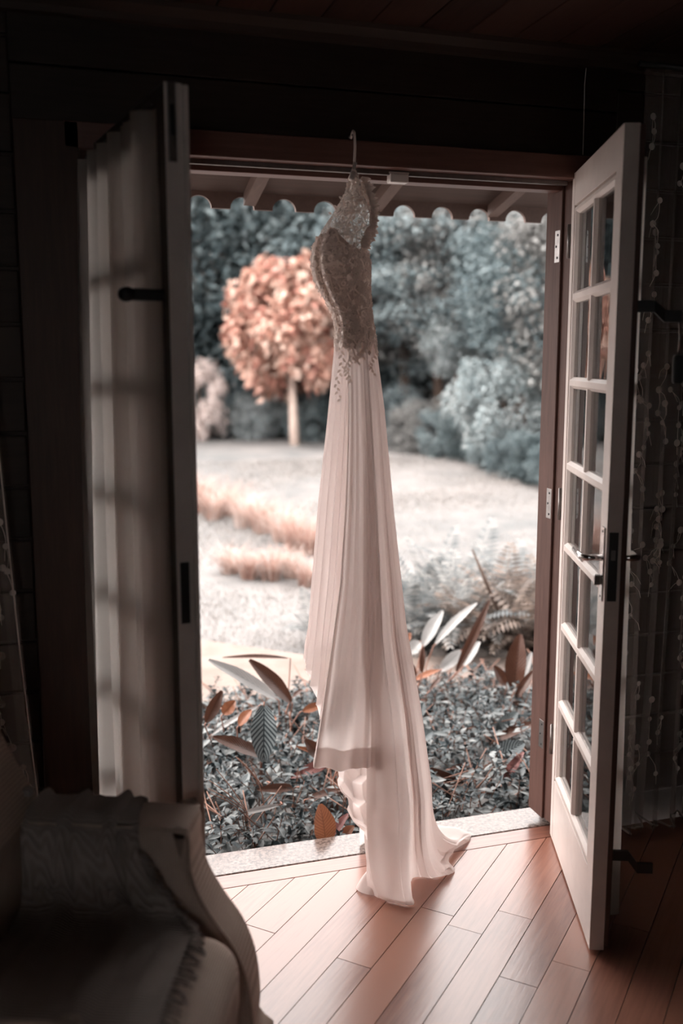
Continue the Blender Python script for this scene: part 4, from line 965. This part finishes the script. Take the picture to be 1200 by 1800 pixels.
for ci, (cx, cy) in enumerate(cells):
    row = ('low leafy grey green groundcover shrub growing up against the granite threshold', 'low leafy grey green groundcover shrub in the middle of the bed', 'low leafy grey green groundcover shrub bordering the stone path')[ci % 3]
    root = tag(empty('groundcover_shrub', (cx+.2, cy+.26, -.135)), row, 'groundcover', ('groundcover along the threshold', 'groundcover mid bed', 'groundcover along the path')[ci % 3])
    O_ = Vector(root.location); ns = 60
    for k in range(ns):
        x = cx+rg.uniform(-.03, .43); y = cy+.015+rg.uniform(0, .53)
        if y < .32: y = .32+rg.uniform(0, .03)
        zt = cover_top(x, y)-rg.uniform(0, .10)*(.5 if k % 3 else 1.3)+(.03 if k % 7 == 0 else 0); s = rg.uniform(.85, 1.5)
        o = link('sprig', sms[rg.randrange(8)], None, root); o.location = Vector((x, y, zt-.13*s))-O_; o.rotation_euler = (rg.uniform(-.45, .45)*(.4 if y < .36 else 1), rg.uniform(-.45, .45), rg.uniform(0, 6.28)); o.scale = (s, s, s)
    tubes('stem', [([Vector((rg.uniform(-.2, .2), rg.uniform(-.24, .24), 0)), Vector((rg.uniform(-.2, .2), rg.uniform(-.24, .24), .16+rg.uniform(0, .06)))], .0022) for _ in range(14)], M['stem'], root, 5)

# ------------------------------------------------------------------ prayer plants: big leaves
def stripe_mat(name, light, dark, k=11, slant=.9):
    light, dark = dim(light, .5), dim(dark, .5)
    m, nt, b, out = new_mat(name); uv = nt.nodes.new('ShaderNodeUVMap'); sp = nt.nodes.new('ShaderNodeSeparateXYZ'); nt.links.new(uv.outputs[0], sp.inputs[0])
    a = math_(nt, 'ABSOLUTE', math_(nt, 'SUBTRACT', sp.outputs[0], .5)); t = math_(nt, 'SUBTRACT', math_(nt, 'MULTIPLY', sp.outputs[1], k), math_(nt, 'MULTIPLY', a, k*slant*.55))
    n = tex(nt, 'Noise', 30, 3); s = math_(nt, 'SINE', math_(nt, 'ADD', math_(nt, 'MULTIPLY', t, 6.283), math_(nt, 'MULTIPLY', n.outputs[0], 1.2)))
    f = math_(nt, 'ADD', math_(nt, 'MULTIPLY', s, .5), .5); c_ = ramp(nt, f, [(.32, dark), (.58, light)])
    rib = math_(nt, 'LESS_THAN', a, .025); c_ = mixc(nt, rib, c_, tuple(x*.8 for x in dark)); nt.links.new(c_, b.inputs['Base Color']); b.inputs['Roughness'].default_value = .4; b.inputs['Specular IOR Level'].default_value = .4
    bump(nt, b, f, .25, .004); tr = nt.nodes.new('ShaderNodeBsdfTranslucent'); nt.links.new(c_, tr.inputs[0]); mx_ = nt.nodes.new('ShaderNodeMixShader'); mx_.inputs[0].default_value = .25
    nt.links.new(b.outputs[0], mx_.inputs[1]); nt.links.new(tr.outputs[0], mx_.inputs[2]); nt.links.new(mx_.outputs[0], out.inputs[0]); return m
M['S'] = stripe_mat('striped_leaf', (.27, .31, .32), (.035, .05, .058)); M['D'] = stripe_mat('dark_striped_leaf', (.12, .12, .12), (.02, .025, .03), 9)
M['B'] = stripe_mat('brown_leaf', (.15, .062, .038), (.105, .042, .027), 14); M['O'] = stripe_mat('orange_leaf', (.52, .20, .10), (.40, .14, .07), 13); M['P'] = stripe_mat('pale_leaf', (.68, .64, .62), (.52, .52, .52), 13); M['K'] = stripe_mat('pink_leaf', (.42, .17, .155), (.33, .12, .11), 12)
M['petiole'] = paint('petiole', (.26, .12, .085), .6, .2)
def depth_for(py): return lerp_tab([(1050, 2.0), (1110, 1.75), (1170, 1.45), (1240, 1.05), (1330, .70), (1400, .46), (1480, .27), (1520, .22)], py)
CAMP = Vector(CAM)
def big_leaf(parent, b, t, wpx, mk, yb=None, yt=None, curl=.12, roll=0.0, face=None):
    """b, t: stalk end and tip seen in the photograph; the blade is a folded, arching surface"""
    yb = depth_for(b[1]) if yb is None else yb; yt = yb if yt is None else yt
    B, T = at(b[0], b[1], yb), at(t[0], t[1], yt); O_ = parent.matrix_basis.translation
    ax = T-B; L = ax.length; d = ax.normalized(); view = (CAMP-(B+T)/2).normalized()
    n = (view+Vector((0, 0, .5))); n = (n-d*n.dot(d)).normalized(); n = Matrix.Rotation(roll, 3, d) @ n; s = d.cross(n)
    wd = wpx/F*(CAMP-(B+T)/2).length/max(.35, abs(math.cos(roll)))*1.08
    nu, nv = 9, 15; V = []; UV = []; Q = []; ph = (b[0]*.37) % 6.28
    for j in range(nv):
        t_ = j/(nv-1); wv_ = math.sin(math.pi*min(1, (t_*.93+.035)))**.62*(1-.25*t_**3)
        for i in range(nu):
            a = i/(nu-1)*2-1
            V.append(B+ax*t_+s*a*wd/2*wv_+n*(curl*L*math.sin(math.pi*t_)*.5+.16*wd*abs(a)**1.3*wv_+.025*wd*math.sin(t_*16+ph)*abs(a))-O_); UV.append((i/(nu-1), t_))
    for j in range(nv-1):
        for i in range(nu-1): Q.append((j*nu+i, j*nu+i+1, (j+1)*nu+i+1, (j+1)*nu+i))
    o = link('leaf', npmesh('leaf', V, Q, True, UV), M[mk], parent)
    lb = {'S': 'striped grey green leaf', 'D': 'dark striped leaf', 'B': 'brown leaf underside', 'O': 'withered orange leaf', 'P': 'pale silvery leaf', 'K': 'pink rolled leaf'}[mk]; o['label'] = lb
    g = Vector((B.x+(O_.x-B.x)*.45, B.y+(O_.y-B.y)*.45, -.14)); g.y += .05; m_ = B.lerp(g, .45)+Vector((0, .045, .02))-d*.02
    tube('petiole', [B+d*L*.03-O_, B-d*.012-O_, m_-O_, g-O_], [.0018, .0028, .003, .0035], M['petiole'], o, 6)
    return o
PL = {
 'prayer plant with one broad striped leaf facing the room beside brown leaves': ((.80, .95), [((464, 1240), (463, 1340), 42, 'S', .72, .64), ((454, 1328), (374, 1296), 24, 'B'), ((454, 1241), (371, 1293), 9, 'P'), ((362, 1270), (390, 1214), 20, 'B'), ((392, 1255), (413, 1232), 20, 'O'), ((420, 1275), (442, 1248), 18, 'O'), ((490, 1415), (418, 1432), 9, 'P'), ((520, 1384), (452, 1388), 14, 'B'), ((470, 1380), (448, 1400), 20, 'D')]),
 'prayer plant with long leaves leaning out over the stone path': ((1.0, 1.35), [((486, 1229), (366, 1160), 22, 'P'), ((511, 1234), (438, 1160), 26, 'B'), ((506, 1157), (391, 1156), 7, 'B'), ((515, 1225), (532, 1212), 8, 'B'), ((532, 1250), (566, 1238), 14, 'O'), ((470, 1270), (486, 1262), 14, 'O'), ((563, 1332), (536, 1300), 22, 'B')]),
 'prayer plant with upright orange leaf standing at the threshold': ((.96, .34), [((572, 1484), (562, 1413), 36, 'O'), ((590, 1334), (511, 1367), 18, 'K'), ((618, 1398), (616, 1456), 22, 'S'), ((596, 1352), (628, 1408), 30, 'D'), ((585, 1470), (612, 1430), 14, 'K'), ((600, 1475), (622, 1452), 18, 'O'), ((640, 1450), (625, 1490), 14, 'D'), ((575, 1330), (520, 1312), 8, 'O'), ((540, 1405), (604, 1388), 12, 'B'), ((590, 1300), (560, 1268), 18, 'S')]),
 'prayer plant with long pale and brown leaves above the path, beside the skirt': ((1.75, 1.55), [((743, 1135), (778, 1074), 22, 'P'), ((765, 1132), (838, 1060), 15, 'P'), ((802, 1180), (860, 1055), 15, 'B'), ((815, 1170), (843, 1128), 18, 'P'), ((810, 1144), (772, 1180), 20, 'P'), ((772, 1178), (724, 1198), 11, 'O'), ((741, 1183), (744, 1136), 9, 'B'), ((729, 1190), (714, 1162), 14, 'B'), ((712, 1130), (721, 1112), 10, 'O'), ((738, 1128), (716, 1150), 22, 'P'), ((755, 1214), (777, 1188), 7, 'B')]),
 'prayer plant with broad brown upright leaf next to the door jamb': ((2.15, 1.30), [((903, 1212), (914, 1115), 34, 'B'), ((888, 1203), (868, 1170), 18, 'B'), ((916, 1200), (934, 1146), 13, 'P'), ((906, 1228), (941, 1176), 15, 'B')]),
 'prayer plant with striped leaf and long brown leaf low by the door jamb': ((1.85, .72), [((873, 1290), (909, 1252), 24, 'S'), ((868, 1303), (942, 1270), 18, 'B'), ((864, 1338), (921, 1306), 32, 'S'), ((885, 1378), (920, 1322), 17, 'K'), ((919, 1409), (935, 1374), 13, 'S'), ((846, 1418), (905, 1406), 15, 'S'), ((733, 1262), (745, 1235), 18, 'S'), ((790, 1352), (836, 1345), 9, 'B')]),
 'prayer plant with dark rounded striped leaf under a long brown leaf': ((1.35, .42), [((775, 1378), (775, 1442), 40, 'D'), ((747, 1350), (832, 1393), 17, 'B'), ((737, 1300), (760, 1285), 22, 'S')]),
}
for lb, ((x, y), lv) in PL.items():
    r = tag(empty('prayer_plant', (x, y, -.14)), lb, 'plant', 'prayer plants in the bed')
    bpy.context.view_layer.update()
    for q in lv: big_leaf(r, *q, roll=0 if q[3] in 'SD' else ((q[0][0]*7) % 5-2)*.12)
r = tag(empty('prayer_plant', (.34, .30, -.14)), 'prayer plant reaching one striped leaf in past the door edge', 'plant', 'prayer plants in the bed'); bpy.context.view_layer.update()
big_leaf(r, (376, 1532), (407, 1600), 22, 'S', .16, -.06, .1)
# thin dry grass stems crossing the bed
M['drystem'] = paint('dry_stem', (.20, .10, .07), .8, .2)
rg = random.Random(9); dry = [((368, 1372), (428, 1420)), ((366, 1386), (430, 1424)), ((370, 1395), (425, 1425)), ((380, 1352), (432, 1422)), ((414, 1330), (452, 1372)), ((418, 1332), (460, 1380)), ((496, 1246), (540, 1300)), ((440, 1340), (462, 1400)), ((880, 1405), (905, 1375)), ((820, 1385), (860, 1345))]
for (a, b_) in dry:
    A, B = at(*a, depth_for(b_[1])-.01), at(*b_, depth_for(b_[1])); m_ = (A+B)/2+Vector((0, 0, .006))
    tag(tube('dry_stem', [tuple(A), tuple(m_), tuple(B), (B.x+.02, B.y+.02, -.13)], [.0012, .0018, .002, .002], M['drystem']), 'thin dry rust coloured stem lying over the groundcover', 'stem', 'dry stems over the groundcover')
# loose cable on the boards above the door
cb = [at(1041, 84, -.006), at(1036, 95, -.004), at(1030, 118, -.004), at(1027, 150, -.004), at(1026, 210, -.004), at(1024, 272, -.004)]
tag(tube('cable', [tuple(p) for p in cb], .0014, M['plastic']), 'thin pale cable running down the dark boards above the handle door', 'cable')
